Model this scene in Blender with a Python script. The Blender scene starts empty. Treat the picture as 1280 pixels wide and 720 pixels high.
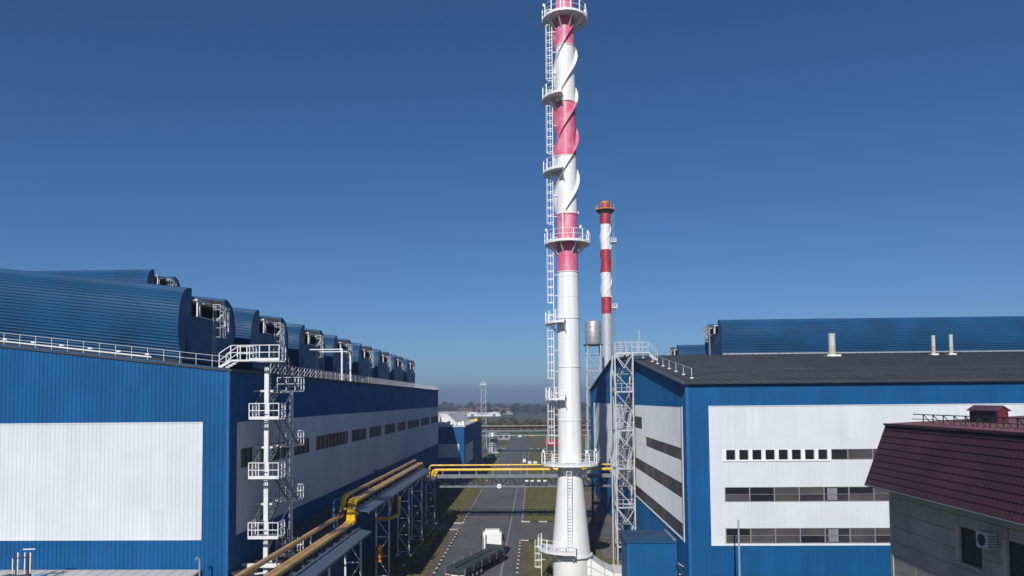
import bpy, math, random
from mathutils import Vector, Matrix
R = math.radians
random.seed(7)
scene = bpy.context.scene
COL = scene.collection

# ------------------------------------------------------------------ camera, sky, sun, exposure
CAM_H = 20.8
cam_d = bpy.data.cameras.new("camera")
cam = bpy.data.objects.new("camera", cam_d)
COL.objects.link(cam)
cam.location = (0, 0, CAM_H)
cam_d.sensor_width = 36.0
cam_d.lens = 36.0 * 880 / 1280
cam_d.shift_y = 100 / 1280
cam_d.clip_start = 0.5
cam_d.clip_end = 12000
cam.rotation_euler = (Matrix.Rotation(R(1.76), 3, 'Z') @ Matrix.Rotation(R(92.6), 3, 'X') @ Matrix.Rotation(R(-0.5), 3, 'Z')).to_euler()
scene.camera = cam

SUN_EL, SUN_AZ = 31.5, 9.0          # light travels towards +Y, a little to +X
world = bpy.data.worlds.new("World")
scene.world = world
world.use_nodes = True
wn = world.node_tree
wn.nodes.clear()
sky = wn.nodes.new("ShaderNodeTexSky")
sky.sky_type = 'NISHITA'
sky.sun_disc = False
sky.sun_elevation = R(SUN_EL)
sky.sun_rotation = R(180 + SUN_AZ)   # the sun stands behind the camera, slightly left
sky.altitude = 900
sky.air_density = 1.0
sky.dust_density = 0.25
sky.ozone_density = 9.5
hsv = wn.nodes.new("ShaderNodeHueSaturation")
hsv.inputs['Saturation'].default_value = 1.05
bg = wn.nodes.new("ShaderNodeBackground")
bg.inputs['Strength'].default_value = 0.070
wo = wn.nodes.new("ShaderNodeOutputWorld")
wn.links.new(sky.outputs[0], hsv.inputs['Color'])
wn.links.new(hsv.outputs[0], bg.inputs['Color'])
wn.links.new(bg.outputs[0], wo.inputs['Surface'])

sun_d = bpy.data.lights.new("sun", 'SUN')
sun_d.energy = 4.0
sun_d.angle = R(0.5)
sun_d.color = (1.0, 0.965, 0.91)
sun = bpy.data.objects.new("sun", sun_d)
COL.objects.link(sun)
sun_dir = Vector((math.sin(R(SUN_AZ)) * math.cos(R(SUN_EL)), math.cos(R(SUN_AZ)) * math.cos(R(SUN_EL)), -math.sin(R(SUN_EL))))
sun.rotation_euler = sun_dir.to_track_quat('-Z', 'Y').to_euler()
sun.location = (-60, -120, 150)

scene.view_settings.view_transform = 'Standard'
scene.view_settings.look = 'None'
scene.view_settings.exposure = 0.07
scene.view_settings.gamma = 1.0
scene.view_settings.use_curve_mapping = False
scene.cycles.max_bounces = 6
scene.cycles.diffuse_bounces = 3
scene.cycles.glossy_bounces = 2
scene.cycles.transmission_bounces = 2
scene.cycles.volume_bounces = 0
scene.cycles.use_denoising = True

# ------------------------------------------------------------------ materials
def mat(name, col, rough=0.6, metal=0.0, var=0.12, scale=1.5, col2=None, fine=0.0, fine_scale=30.0, bump=0.0, bump_scale=20.0,
        streak=0.0, stain=None, stain_amt=0.0, stain_scale=0.4, spec=0.5, cell=None, tracks=0.0):
    m = bpy.data.materials.new(name)
    m.use_nodes = True
    t = m.node_tree
    n, l = t.nodes, t.links
    b = n['Principled BSDF']
    b.inputs['Roughness'].default_value = rough
    b.inputs['Metallic'].default_value = metal
    b.inputs['Specular IOR Level'].default_value = spec
    geo = n.new('ShaderNodeNewGeometry')
    def noise(sc, detail=5.0, vec=None):
        q = n.new('ShaderNodeTexNoise')
        q.inputs['Scale'].default_value = sc
        q.inputs['Detail'].default_value = detail
        l.new(vec if vec is not None else geo.outputs['Position'], q.inputs['Vector'])
        return q.outputs['Fac']
    def mix(fac, a, c, blend='MIX'):
        q = n.new('ShaderNodeMix')
        q.data_type = 'RGBA'
        q.blend_type = blend
        if isinstance(fac, float): q.inputs[0].default_value = fac
        else: l.new(fac, q.inputs[0])
        for i, x in ((6, a), (7, c)):
            if isinstance(x, tuple): q.inputs[i].default_value = (*x, 1)
            else: l.new(x, q.inputs[i])
        return q.outputs[2]
    def ramp(x, a, c, lo, hi):
        q = n.new('ShaderNodeMapRange')
        l.new(x, q.inputs['Value'])
        q.inputs['From Min'].default_value = a
        q.inputs['From Max'].default_value = c
        q.inputs['To Min'].default_value = lo
        q.inputs['To Max'].default_value = hi
        return q.outputs[0]
    c2 = col2 if col2 else tuple(max(0.0, c * (1 - 2 * var)) for c in col)
    out = mix(ramp(noise(scale), 0.3, 0.7, 0.0, 1.0), col, c2)
    if fine > 0:
        out = mix(ramp(noise(fine_scale, 3.0), 0.35, 0.7, 0.0, fine), out, tuple(c * 0.45 for c in col))
    if streak > 0:       # rain streaks: noise stretched along the vertical
        mp = n.new('ShaderNodeMapping')
        mp.inputs['Scale'].default_value = (2.6, 2.6, 0.07)
        l.new(geo.outputs['Position'], mp.inputs['Vector'])
        out = mix(ramp(noise(1.0, 4.0, mp.outputs[0]), 0.5, 0.78, 0.0, streak), out, tuple(c * 0.5 for c in col))
    if stain:
        out = mix(ramp(noise(stain_scale, 6.0), 0.52, 0.68, 0.0, stain_amt), out, stain)
    if cell:             # every sheet its own slight tone
        sn = n.new('ShaderNodeVectorMath'); sn.operation = 'SNAP'
        l.new(geo.outputs['Position'], sn.inputs[0]); sn.inputs[1].default_value = cell[:3]
        wn_ = n.new('ShaderNodeTexWhiteNoise'); wn_.noise_dimensions = '3D'
        l.new(sn.outputs[0], wn_.inputs['Vector'])
        out = mix(ramp(wn_.outputs['Value'], 0, 1, 0.0, cell[3]), out, tuple(c * 0.55 for c in col))
    if tracks > 0:       # wheel tracks and oil along the lanes
        mp = n.new('ShaderNodeMapping')
        mp.inputs['Scale'].default_value = (0.9, 0.018, 1.0)
        l.new(geo.outputs['Position'], mp.inputs['Vector'])
        out = mix(ramp(noise(1.0, 3.0, mp.outputs[0]), 0.42, 0.7, 0.0, tracks), out, tuple(c * 0.5 for c in col))
    l.new(out, b.inputs['Base Color'])
    rr = ramp(noise(scale * 2), 0.3, 0.7, max(0.02, rough - 0.08), min(1.0, rough + 0.1))
    l.new(rr, b.inputs['Roughness'])
    if bump > 0:
        bp = n.new('ShaderNodeBump')
        bp.inputs['Strength'].default_value = bump
        bp.inputs['Distance'].default_value = 0.05
        l.new(noise(bump_scale), bp.inputs['Height'])
        l.new(bp.outputs[0], b.inputs['Normal'])
    return m

M = {}
M['blue'] = mat('blue_steel', (0.007, 0.110, 0.298), 0.55, var=0.10, scale=0.25, streak=0.30, spec=0.2, cell=(1.1, 1.1, 7.4, 0.34))
M['blue_dark'] = mat('blue_end_steel', (0.016, 0.085, 0.22), 0.5, var=0.08, scale=0.4, streak=0.15, spec=0.3)
M['vent_blue'] = mat('ventilator_blue_steel', (0.011, 0.088, 0.22), 0.45, var=0.2, scale=0.25, spec=0.25, cell=(7.7, 40, 40, 0.16))
M['trim_blue'] = mat('blue_trim', (0.016, 0.12, 0.34), 0.45, var=0.05, spec=0.3)
M['white_wall'] = mat('white_cladding', (0.70, 0.72, 0.755), 0.5, var=0.04, scale=0.3, streak=0.16, spec=0.3, cell=(1.1, 1.1, 4.3, 0.14))
M['white_side'] = mat('grey_white_cladding', (0.72, 0.73, 0.75), 0.5, var=0.10, scale=0.12, streak=0.5, spec=0.3, cell=(1.1, 1.1, 20, 0.15))
M['white'] = mat('white_paint', (0.85, 0.85, 0.85), 0.45, var=0.05, scale=0.8, streak=0.06, spec=0.4)
M['steel_white'] = mat('white_steelwork', (0.80, 0.81, 0.82), 0.5, var=0.1, scale=2, spec=0.3)
M['galv'] = mat('galvanised_steel', (0.50, 0.52, 0.54), 0.45, metal=0.4, var=0.15, scale=1.5)
M['pale_steel'] = mat('pale_steel', (0.60, 0.61, 0.63), 0.4, metal=0.2, var=0.1, scale=1, streak=0.15)
M['tower_steel'] = mat('weathered_white_steelwork', (0.58, 0.595, 0.62), 0.5, var=0.14, scale=2, spec=0.3)
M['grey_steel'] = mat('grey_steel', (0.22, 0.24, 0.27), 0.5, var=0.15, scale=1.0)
M['dark_steel'] = mat('dark_steel', (0.035, 0.037, 0.042), 0.6, var=0.2, scale=2)
M['roof_grey'] = mat('grey_roofing', (0.095, 0.10, 0.115), 0.75, var=0.16, scale=0.35, fine=0.3, fine_scale=4, spec=0.15)
M['core'] = mat('building_core', (0.03, 0.034, 0.042), 0.8)
M['rust_dark'] = mat('rusty_dark_steel', (0.05, 0.028, 0.02), 0.8, var=0.3, scale=2)
M['glass'] = mat('dark_glass', (0.02, 0.022, 0.026), 0.12, var=0.2, scale=0.5, spec=0.5)
M['dusty_glass'] = mat('dusty_glass', (0.095, 0.085, 0.082), 0.4, var=0.25, scale=0.7, col2=(0.05, 0.046, 0.05), spec=0.4)
M['dim_glass'] = mat('dim_glass', (0.05, 0.05, 0.056), 0.25, var=0.3, scale=0.8, spec=0.5)
M['tan_glass'] = mat('sun_bleached_glass', (0.22, 0.16, 0.12), 0.4, var=0.25, scale=1.0, spec=0.4)
M['grey_frame'] = mat('grey_window_frame', (0.25, 0.25, 0.27), 0.5)
M['side_frame'] = mat('dusty_brown_frame', (0.10, 0.092, 0.09), 0.5)
M['ochre'] = mat('ochre_pipe_paint', (0.80, 0.49, 0.19), 0.5, var=0.15, scale=0.8, streak=0.1, fine=0.2, fine_scale=6)
M['brown_pipe'] = mat('brown_pipe_paint', (0.12, 0.06, 0.035), 0.6, var=0.2, scale=1)
M['yellow'] = mat('yellow_pipe_paint', (0.88, 0.53, 0.015), 0.42, var=0.1, scale=1.2, fine=0.2, fine_scale=5)
M['pipe_blue'] = mat('blue_pipe_paint', (0.03, 0.14, 0.36), 0.45)
M['tray'] = mat('blue_grey_tray', (0.115, 0.16, 0.23), 0.5, var=0.1, scale=0.8, spec=0.4, streak=0.1)
M['asphalt'] = mat('asphalt', (0.172, 0.166, 0.176), 0.85, var=0.12, scale=0.14, fine=0.3, fine_scale=3.0, bump=0.3, bump_scale=25,
                   stain=(0.07, 0.07, 0.075), stain_amt=0.45, stain_scale=0.18, tracks=0.4)
M['asphalt_old'] = mat('worn_asphalt', (0.17, 0.155, 0.152), 0.9, var=0.15, scale=0.3, fine=0.3, fine_scale=4)
M['paving'] = mat('pinkish_paving', (0.26, 0.20, 0.175), 0.85, var=0.12, scale=0.6, fine=0.35, fine_scale=5, bump=0.2)
M['earth'] = mat('bare_earth', (0.20, 0.145, 0.10), 0.95, var=0.2, scale=0.5, fine=0.4, fine_scale=3, bump=0.4)
M['grass'] = mat('dry_grass', (0.175, 0.155, 0.052), 0.95, col2=(0.11, 0.125, 0.034), scale=0.22, fine=0.55, fine_scale=5.0, bump=0.8, bump_scale=9,
                 stain=(0.19, 0.15, 0.075), stain_amt=0.65, stain_scale=0.22)
M['field'] = mat('field_grass', (0.075, 0.115, 0.055), 0.95, col2=(0.11, 0.12, 0.06), scale=0.006, fine=0.3, fine_scale=0.3)
M['tar'] = mat('tar_seal', (0.075, 0.075, 0.08), 0.8, var=0.2, scale=1)
M['line'] = mat('road_paint', (0.55, 0.55, 0.56), 0.8, var=0.2, scale=1.5, fine=0.5, fine_scale=7)
M['kerb_white'] = mat('white_kerb_paint', (0.68, 0.67, 0.64), 0.8, var=0.1, scale=2, fine=0.3, fine_scale=8)
M['kerb_black'] = mat('black_kerb_paint', (0.03, 0.03, 0.032), 0.8, var=0.2, scale=2)
M['concrete'] = mat('concrete', (0.36, 0.35, 0.33), 0.85, var=0.12, scale=0.8, fine=0.25, fine_scale=6)
M['maroon'] = mat('maroon_metal_tile', (0.095, 0.027, 0.038), 0.42, cell=(0.6, 0.44, 0.3, 0.35), var=0.2, scale=0.5, fine=0.2, fine_scale=9, spec=0.5)
M['maroon_top'] = mat('maroon_sheet_sheen', (0.17, 0.075, 0.095), 0.4, var=0.14, scale=0.6, spec=0.5)  # lighter than the tiles: grazing sheen put into the colour
M['red_box'] = mat('red_metal_sheet', (0.13, 0.012, 0.022), 0.5, var=0.12, scale=1.5)
M['stone'] = mat('grey_stone_panel', (0.43, 0.395, 0.355), 0.8, var=0.12, scale=0.9, fine=0.25, fine_scale=14, bump=0.1)
M['stone_b'] = mat('grey_stone_panel_lighter', (0.48, 0.445, 0.40), 0.8, var=0.12, scale=0.9, fine=0.25, fine_scale=14, bump=0.1)
M['beige'] = mat('beige_trim', (0.52, 0.46, 0.37), 0.7, var=0.08)
M['ac'] = mat('cream_plastic', (0.55, 0.56, 0.55), 0.5, var=0.06)
M['slate'] = mat('slate_tarpaulin', (0.05, 0.068, 0.075), 0.55, var=0.2, scale=1.0, bump=0.3, bump_scale=5)
M['rubber'] = mat('tyre_rubber', (0.018, 0.018, 0.019), 0.85)
M['red_light'] = mat('red_lamp_plastic', (0.45, 0.02, 0.02), 0.35)
M['orange'] = mat('orange_paint', (0.75, 0.27, 0.03), 0.5, var=0.15, scale=2)
M['red_paint'] = mat('red_paint', (0.42, 0.03, 0.035), 0.5, var=0.15, scale=0.8)
M['green'] = mat('green_plastic', (0.02, 0.17, 0.10), 0.5)
M['bark'] = mat('tree_bark', (0.09, 0.07, 0.055), 0.9, var=0.2, scale=3)
M['leaf_dark'] = mat('dark_leaves', (0.045, 0.05, 0.028), 0.9, col2=(0.075, 0.06, 0.035), scale=0.35)
M['leaf_rust'] = mat('autumn_leaves', (0.14, 0.082, 0.03), 0.9, col2=(0.10, 0.088, 0.03), scale=0.25)
M['leaf_purple'] = mat('bare_twigs', (0.09, 0.058, 0.048), 0.9, col2=(0.12, 0.085, 0.06), scale=0.3)
M['leaf_green'] = mat('green_leaves', (0.05, 0.08, 0.03), 0.9, col2=(0.08, 0.09, 0.03), scale=0.5)
M['brick'] = mat('pink_brick', (0.36, 0.19, 0.15), 0.85, var=0.1, scale=0.6)
M['roof_brown'] = mat('weathered_roof_tile', (0.17, 0.115, 0.095), 0.9, var=0.15, scale=0.3)
M['canopy'] = mat('pale_canopy_sheet', (0.62, 0.60, 0.56), 0.6, var=0.08, scale=0.7, streak=0.1)
M['pale_roof'] = mat('pale_roof_membrane', (0.72, 0.72, 0.72), 0.7, var=0.15, scale=0.2)

def band_mat(name, bands, reds):
    """paint bands by height: bands = list of (z_top, key) from the bottom up"""
    m = bpy.data.materials.new(name)
    m.use_nodes = True
    n, l = m.node_tree.nodes, m.node_tree.links
    b = n['Principled BSDF']
    b.inputs['Roughness'].default_value = 0.42
    geo = n.new('ShaderNodeNewGeometry')
    sep = n.new('ShaderNodeSeparateXYZ')
    l.new(geo.outputs['Position'], sep.inputs[0])
    def noise(sc, vs):
        mp = n.new('ShaderNodeMapping')
        mp.inputs['Scale'].default_value = vs
        l.new(geo.outputs['Position'], mp.inputs['Vector'])
        q = n.new('ShaderNodeTexNoise')
        q.inputs['Scale'].default_value = sc
        q.inputs['Detail'].default_value = 5
        l.new(mp.outputs[0], q.inputs['Vector'])
        r = n.new('ShaderNodeMapRange')
        r.inputs['From Min'].default_value = 0.42
        r.inputs['From Max'].default_value = 0.68
        l.new(q.outputs['Fac'], r.inputs['Value'])
        return r.outputs[0]
    def mx(f, a, c):
        q = n.new('ShaderNodeMix')
        q.data_type = 'RGBA'
        l.new(f, q.inputs[0])
        q.inputs[6].default_value = (*a, 1)
        q.inputs[7].default_value = (*c, 1)
        return q.outputs[2]
    def mx2(f, a, c, amt):
        g = n.new('ShaderNodeMath'); g.operation = 'MULTIPLY'; l.new(f, g.inputs[0]); g.inputs[1].default_value = amt
        q = n.new('ShaderNodeMix'); q.data_type = 'RGBA'
        l.new(g.outputs[0], q.inputs[0]); l.new(a, q.inputs[6]); q.inputs[7].default_value = (*c, 1)
        return q.outputs[2]
    red = mx(noise(1.1, (1, 1, 0.6)), reds[0], reds[1])
    white = mx(noise(0.9, (2.4, 2.4, 0.10)), (0.87, 0.87, 0.87), (0.75, 0.74, 0.72))
    white = mx2(noise(0.8, (3.2, 3.2, 0.06)), white, (0.50, 0.42, 0.36), 0.16)
    red = mx2(noise(1.0, (2.6, 2.6, 0.08)), red, tuple(c * 0.68 for c in reds[0]), 0.3)
    is_red = None
    for (z0, z1) in bands:
        a = n.new('ShaderNodeMath'); a.operation = 'GREATER_THAN'; l.new(sep.outputs['Z'], a.inputs[0]); a.inputs[1].default_value = z0
        c = n.new('ShaderNodeMath'); c.operation = 'LESS_THAN'; l.new(sep.outputs['Z'], c.inputs[0]); c.inputs[1].default_value = z1
        k = n.new('ShaderNodeMath'); k.operation = 'MULTIPLY'; l.new(a.outputs[0], k.inputs[0]); l.new(c.outputs[0], k.inputs[1])
        if is_red is None: is_red = k.outputs[0]
        else:
            s = n.new('ShaderNodeMath'); s.operation = 'ADD'; l.new(is_red, s.inputs[0]); l.new(k.outputs[0], s.inputs[1]); is_red = s.outputs[0]
    q = n.new('ShaderNodeMix'); q.data_type = 'RGBA'
    l.new(is_red, q.inputs[0]); l.new(white, q.inputs[6]); l.new(red, q.inputs[7])
    l.new(q.outputs[2], b.inputs['Base Color'])
    return m

# ------------------------------------------------------------------ mesh helpers
WORLD = {}
class MB:
    def __init__(s, X=None):
        s.v, s.f, s.X = [], [], X
    def add(s, vs, fs):
        k = len(s.v)
        if s.X is not None: vs = [s.X @ Vector(p) for p in vs]
        s.v.extend([tuple(p) for p in vs])
        s.f.extend([tuple(i + k for i in f) for f in fs])
        return s
    def box(s, x0, x1, y0, y1, z0, z1):
        return s.add([(x0, y0, z0), (x1, y0, z0), (x1, y1, z0), (x0, y1, z0), (x0, y0, z1), (x1, y0, z1), (x1, y1, z1), (x0, y1, z1)],
                     [(3, 2, 1, 0), (4, 5, 6, 7), (0, 1, 5, 4), (1, 2, 6, 5), (2, 3, 7, 6), (3, 0, 4, 7)])
    def quad(s, a, b, c, d):
        return s.add([a, b, c, d], [(0, 1, 2, 3)])
    def beam(s, p, q, w, h=None):
        h = h or w
        p, q = Vector(p), Vector(q)
        d = q - p
        if d.length < 1e-6: return s
        d.normalize()
        up = Vector((0, 0, 1)) if abs(d.z) < 0.95 else Vector((0, 1, 0))
        a = d.cross(up).normalized() * (w / 2)
        b = a.cross(d).normalized() * (h / 2)
        vs = []
        for o in (p, q):
            vs += [o - a - b, o + a - b, o + a + b, o - a + b]
        return s.add(vs, [(0, 1, 2, 3), (7, 6, 5, 4), (4, 5, 1, 0), (5, 6, 2, 1), (6, 7, 3, 2), (7, 4, 0, 3)])
    def tube(s, pts, r, n=8, caps=True, closed=False):
        pts = [Vector(p) for p in pts]
        m = len(pts)
        vs, prev = [], None
        for i, p in enumerate(pts):
            if closed: d = pts[(i + 1) % m] - pts[i - 1]
            else: d = pts[min(i + 1, m - 1)] - pts[max(i - 1, 0)]
            d.normalize()
            if prev is None:
                up = Vector((0, 0, 1)) if abs(d.z) < 0.9 else Vector((1, 0, 0))
                a = d.cross(up).normalized()
            else:
                a = (prev - d * prev.dot(d)).normalized()
            prev = a
            b = d.cross(a)
            rr = r[i] if isinstance(r, (list, tuple)) else r
            for k in range(n):
                t = 2 * math.pi * k / n
                vs.append(p + a * math.cos(t) * rr + b * math.sin(t) * rr)
        fs = []
        for i in range(m if closed else m - 1):
            j = (i + 1) % m
            for k in range(n):
                fs.append((i * n + k, i * n + (k + 1) % n, j * n + (k + 1) % n, j * n + k))
        if caps and not closed:
            fs.append(tuple(reversed(range(n))))
            fs.append(tuple((m - 1) * n + k for k in range(n)))
        return s.add(vs, fs)
    def lathe(s, prof, cx, cy, n=32, caps=True):
        vs = []
        for (r, z) in prof:
            for k in range(n):
                t = 2 * math.pi * k / n
                vs.append((cx + r * math.cos(t), cy + r * math.sin(t), z))
        fs = []
        for i in range(len(prof) - 1):
            for k in range(n):
                fs.append((i * n + k, i * n + (k + 1) % n, (i + 1) * n + (k + 1) % n, (i + 1) * n + k))
        if caps:
            fs.append(tuple(reversed(range(n))))
            fs.append(tuple((len(prof) - 1) * n + k for k in range(n)))
        return s.add(vs, fs)
    def prism(s, poly, axis, a0, a1):
        """poly in the two other axes; axis 'x' -> (y,z), 'y' -> (x,z), 'z' -> (x,y)"""
        def P(u, w, a):
            return {'x': (a, u, w), 'y': (u, a, w), 'z': (u, w, a)}[axis]
        n = len(poly)
        vs = [P(u, w, a0) for u, w in poly] + [P(u, w, a1) for u, w in poly]
        fs = [tuple(range(n)), tuple(reversed(range(n, 2 * n)))]
        fs += [(i, (i + 1) % n, n + (i + 1) % n, n + i) for i in range(n)]
        return s.add(vs, fs)
    def ribs(s, o, u, n, length, zlo, zhi, pitch=0.32, d=0.04):
        """trapezoidal sheet standing along u (2D unit), ribs proud towards n"""
        zl = zlo if callable(zlo) else (lambda t: zlo)
        zh = zhi if callable(zhi) else (lambda t: zhi)
        pts, t = [], 0.0
        while t < length:
            for a, h in ((0, 0), (0.44 * pitch, 0), (0.44 * pitch + d, d), (pitch - d, d)):
                if t + a < length: pts.append((t + a, h))
            t += pitch
        pts.append((length, 0))
        vs = []
        for t, h in pts:
            x, y = o[0] + u[0] * t + n[0] * h, o[1] + u[1] * t + n[1] * h
            vs += [(x, y, zl(t)), (x, y, zh(t))]
        fs = [(2 * i, 2 * i + 2, 2 * i + 3, 2 * i + 1) for i in range(len(pts) - 1)]
        return s.add(vs, fs)
    def rail(s, pts, h=1.05, step=1.5, r=0.025, rails=(0.5, 1.0), toe=0.0, n=5):
        for j, (a, b) in enumerate(zip(pts[:-1], pts[1:])):
            a, b = Vector(a), Vector(b)
            L = (b - a).length
            k = max(1, round(L / step))
            for i in range(1 if j else 0, k + 1):
                p = a.lerp(b, i / k)
                s.beam(p, p + Vector((0, 0, h + .01)), 2 * r, 2 * r)
            for f in rails:
                s.beam(a + Vector((0, 0, h * f)), b + Vector((0, 0, h * f)), 1.6 * r, 1.6 * r + .004 * j)
            if toe: s.beam(a + Vector((0, 0, toe / 2)), b + Vector((0, 0, toe / 2)), 0.02, toe)
        return s
    def build(s, name, m, parent=None, smooth=False, angle=35):
        xs, ys, zs = zip(*s.v)
        c = Vector(((min(xs) + max(xs)) / 2, (min(ys) + max(ys)) / 2, (min(zs) + max(zs)) / 2))
        me = bpy.data.meshes.new(name)
        me.from_pydata([tuple(Vector(p) - c) for p in s.v], [], s.f)
        for x in (m if isinstance(m, list) else [m]): me.materials.append(x)
        if smooth:
            me.shade_smooth()
            me.set_sharp_from_angle(angle=R(angle))
        me.update()
        o = bpy.data.objects.new(name, me)
        COL.objects.link(o)
        o.location = c - WORLD[parent.name] if parent else c
        if parent: o.parent = parent
        WORLD[o.name] = c
        return o

def tag(o, label=None, cat=None, group=None, kind=None):
    if label: o['label'] = label
    if cat: o['category'] = cat
    if group: o['group'] = group
    if kind: o['kind'] = kind
    return o
def thing(name, loc, label, cat, group=None):
    o = bpy.data.objects.new(name, None)
    o.empty_display_size = 0.5
    COL.objects.link(o)
    o.location = loc
    WORLD[o.name] = Vector(loc)
    return tag(o, label, cat, group)
def place_mesh(name, me, parent, world_loc, rot=None):
    """another object on shared mesh data"""
    o = bpy.data.objects.new(name, me)
    COL.objects.link(o)
    w = Vector(world_loc)
    o.location = w - WORLD[parent.name] if parent else w
    if parent: o.parent = parent
    if rot: o.rotation_euler = rot
    WORLD[o.name] = w
    return o
def copy_thing(root, loc, rz=None, scale=None):
    def cp(o, parent):
        c = o.copy()
        COL.objects.link(c)
        if parent: c.parent = parent
        for ch in o.children: cp(ch, c)
        return c
    c = cp(root, None)
    c.location = loc
    if rz is not None: c.rotation_euler = (0, 0, rz)
    if scale: c.scale = scale
    return c
def structure(o):
    o['kind'] = 'structure'
    return o
def mesh_of(mb, name, m, smooth=False):
    """bare mesh data centred on its own origin coordinates (no recentring)"""
    me = bpy.data.meshes.new(name)
    me.from_pydata(mb.v, [], mb.f)
    me.materials.append(m)
    if smooth:
        me.shade_smooth(); me.set_sharp_from_angle(angle=R(35))
    me.update()
    return me
def bend(pts, r=0.4, n=5):
    """round the corners of a polyline"""
    pts = [Vector(p) for p in pts]
    out = [pts[0]]
    for a, b, c in zip(pts[:-2], pts[1:-1], pts[2:]):
        d0, d1 = (a - b), (c - b)
        k = min(r, d0.length * 0.49, d1.length * 0.49)
        p, q = b + d0.normalized() * k, b + d1.normalized() * k
        for i in range(n + 1):
            t = i / n
            out.append((1 - t) ** 2 * p + 2 * t * (1 - t) * b + t * t * q)
    out.append(pts[-1])
    return out

# ------------------------------------------------------------------ ground, roads, kerbs
GX = 4000
structure(MB().box(-GX, GX, -300, 6000, -0.6, 0.0).build('ground', M['field']))
structure(MB().box(-140, 140, 20, 430, 0.0, 0.012).build('lawn', M['grass']))
structure(MB().box(-12.0, -2.4, -20, 405, 0.016, 0.022).build('road', M['asphalt']))
structure(MB().box(-2.4, 13.3, 105.5, 120.6, 0.016, 0.0225).build('side_road', M['asphalt_old']))
structure(MB().box(-22.7, -12.0, 114.2, 119.4, 0.016, 0.0225).build('path', M['paving']))
structure(MB().box(-60, 60, 168, 180, 0.024, 0.029).build('cross_road', M['asphalt']))
structure(MB().box(-60, 70, 286, 300, 0.024, 0.029).build('far_cross_road', M['asphalt']))
structure(MB().box(8.9, 13.3, 93, 104.8, 0.016, 0.05).build('pavement', M['paving']))
structure(MB().box(8.6, 13.3, 120.8, 160, 0.016, 0.05).build('rear_pavement', M['paving']))
structure(MB().box(-22, -12.4, 300.5, 318, 0.016, 0.05).build('far_pavement', M['paving']))
structure(MB().box(-60, -14, 20, 66, 0.016, 0.022).build('yard_pavement', M['asphalt_old']))
structure(MB().box(13.0, 60, 20, 66, 0.016, 0.022).build('yard_pavement', M['asphalt_old']))
for nm, a in (('left', (-13.3, -12.33, 70, 113.6)), ('mid', (-13.0, -12.33, 120.2, 166.5)), ('right', (-2.07, -1.0, 70, 104.6)), ('back', (-2.07, -1.5, 121.4, 166.5))):
    structure(MB().box(a[0], a[1], a[2], a[3], 0.0125, 0.10).build('bare_ground', M['earth']))
def lane_line(x, y0, y1, w=0.14):
    structure(MB().box(x - w / 2, x + w / 2, y0, y1, 0.032, 0.036).build('road_marking', M['line']))
lane_line(-4.15, 60, 166)
lane_line(-4.15, 182, 284)
structure(MB().box(-11.9, -2.5, 161.0, 161.25, 0.032, 0.036).build('road_marking', M['line']))
# asphalt repair seams across the carriageway
for yy in (92.5, 99.0, 107.5, 141, 150):
    structure(MB().box(-11.6, -4.6, yy, yy + 0.16, 0.026, 0.029).build('road_strip', M['tar']))
KERB = {}
for key, length in (('s', 1.08), ('c', 1.42)):
    mb = MB().box(-0.14, 0.14, -length / 2, length / 2, -0.02, 0.15)
    for w in ('white', 'black'):
        KERB[key, w] = mesh_of(mb, 'kerb_stone', M['kerb_' + w])
def kerb(p, q, key='s', label=None):
    p, q = Vector((*p, 0.012)), Vector((*q, 0.012))
    L = (q - p).length
    unit = {'s': 1.1, 'c': 1.45}[key]
    n = max(1, int(L / unit))
    d = (q - p).normalized()
    root = bpy.data.objects.new('kerb', None)
    COL.objects.link(root)
    root.location = p
    WORLD[root.name] = p
    structure(root)
    rz = math.atan2(-d.x, d.y)
    for i in range(n):
        place_mesh('kerb_stone', KERB[key, 'white' if i % 2 == 0 else 'black'], root, p + d * unit * (i + 0.5) + Vector((0, 0, random.uniform(-.012, .012))), (0, 0, rz + random.uniform(-.012, .012)))
kerb((-12.18, 76), (-12.18, 113.6))
kerb((-12.18, 120.0), (-12.18, 166.8))
kerb((-12.4, 113.9), (-14.2, 113.9), 'c')
kerb((-2.22, 76), (-2.22, 104.8))
kerb((-2.22, 121.2), (-2.22, 166.8))
kerb((-2.3, 121.0), (8.4, 121.0), 'c')
kerb((-2.4, 104.9), (8.4, 104.9), 'c')
kerb((-12.4, 119.8), (-16.5, 119.8), 'c')
kerb((-12.4, 299.8), (-22, 299.8), 'c')
kerb((-2.0, 299.8), (7, 299.8), 'c')
kerb((-12.3, 182), (-12.3, 284))
kerb((-2.1, 182), (-2.1, 284))

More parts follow.
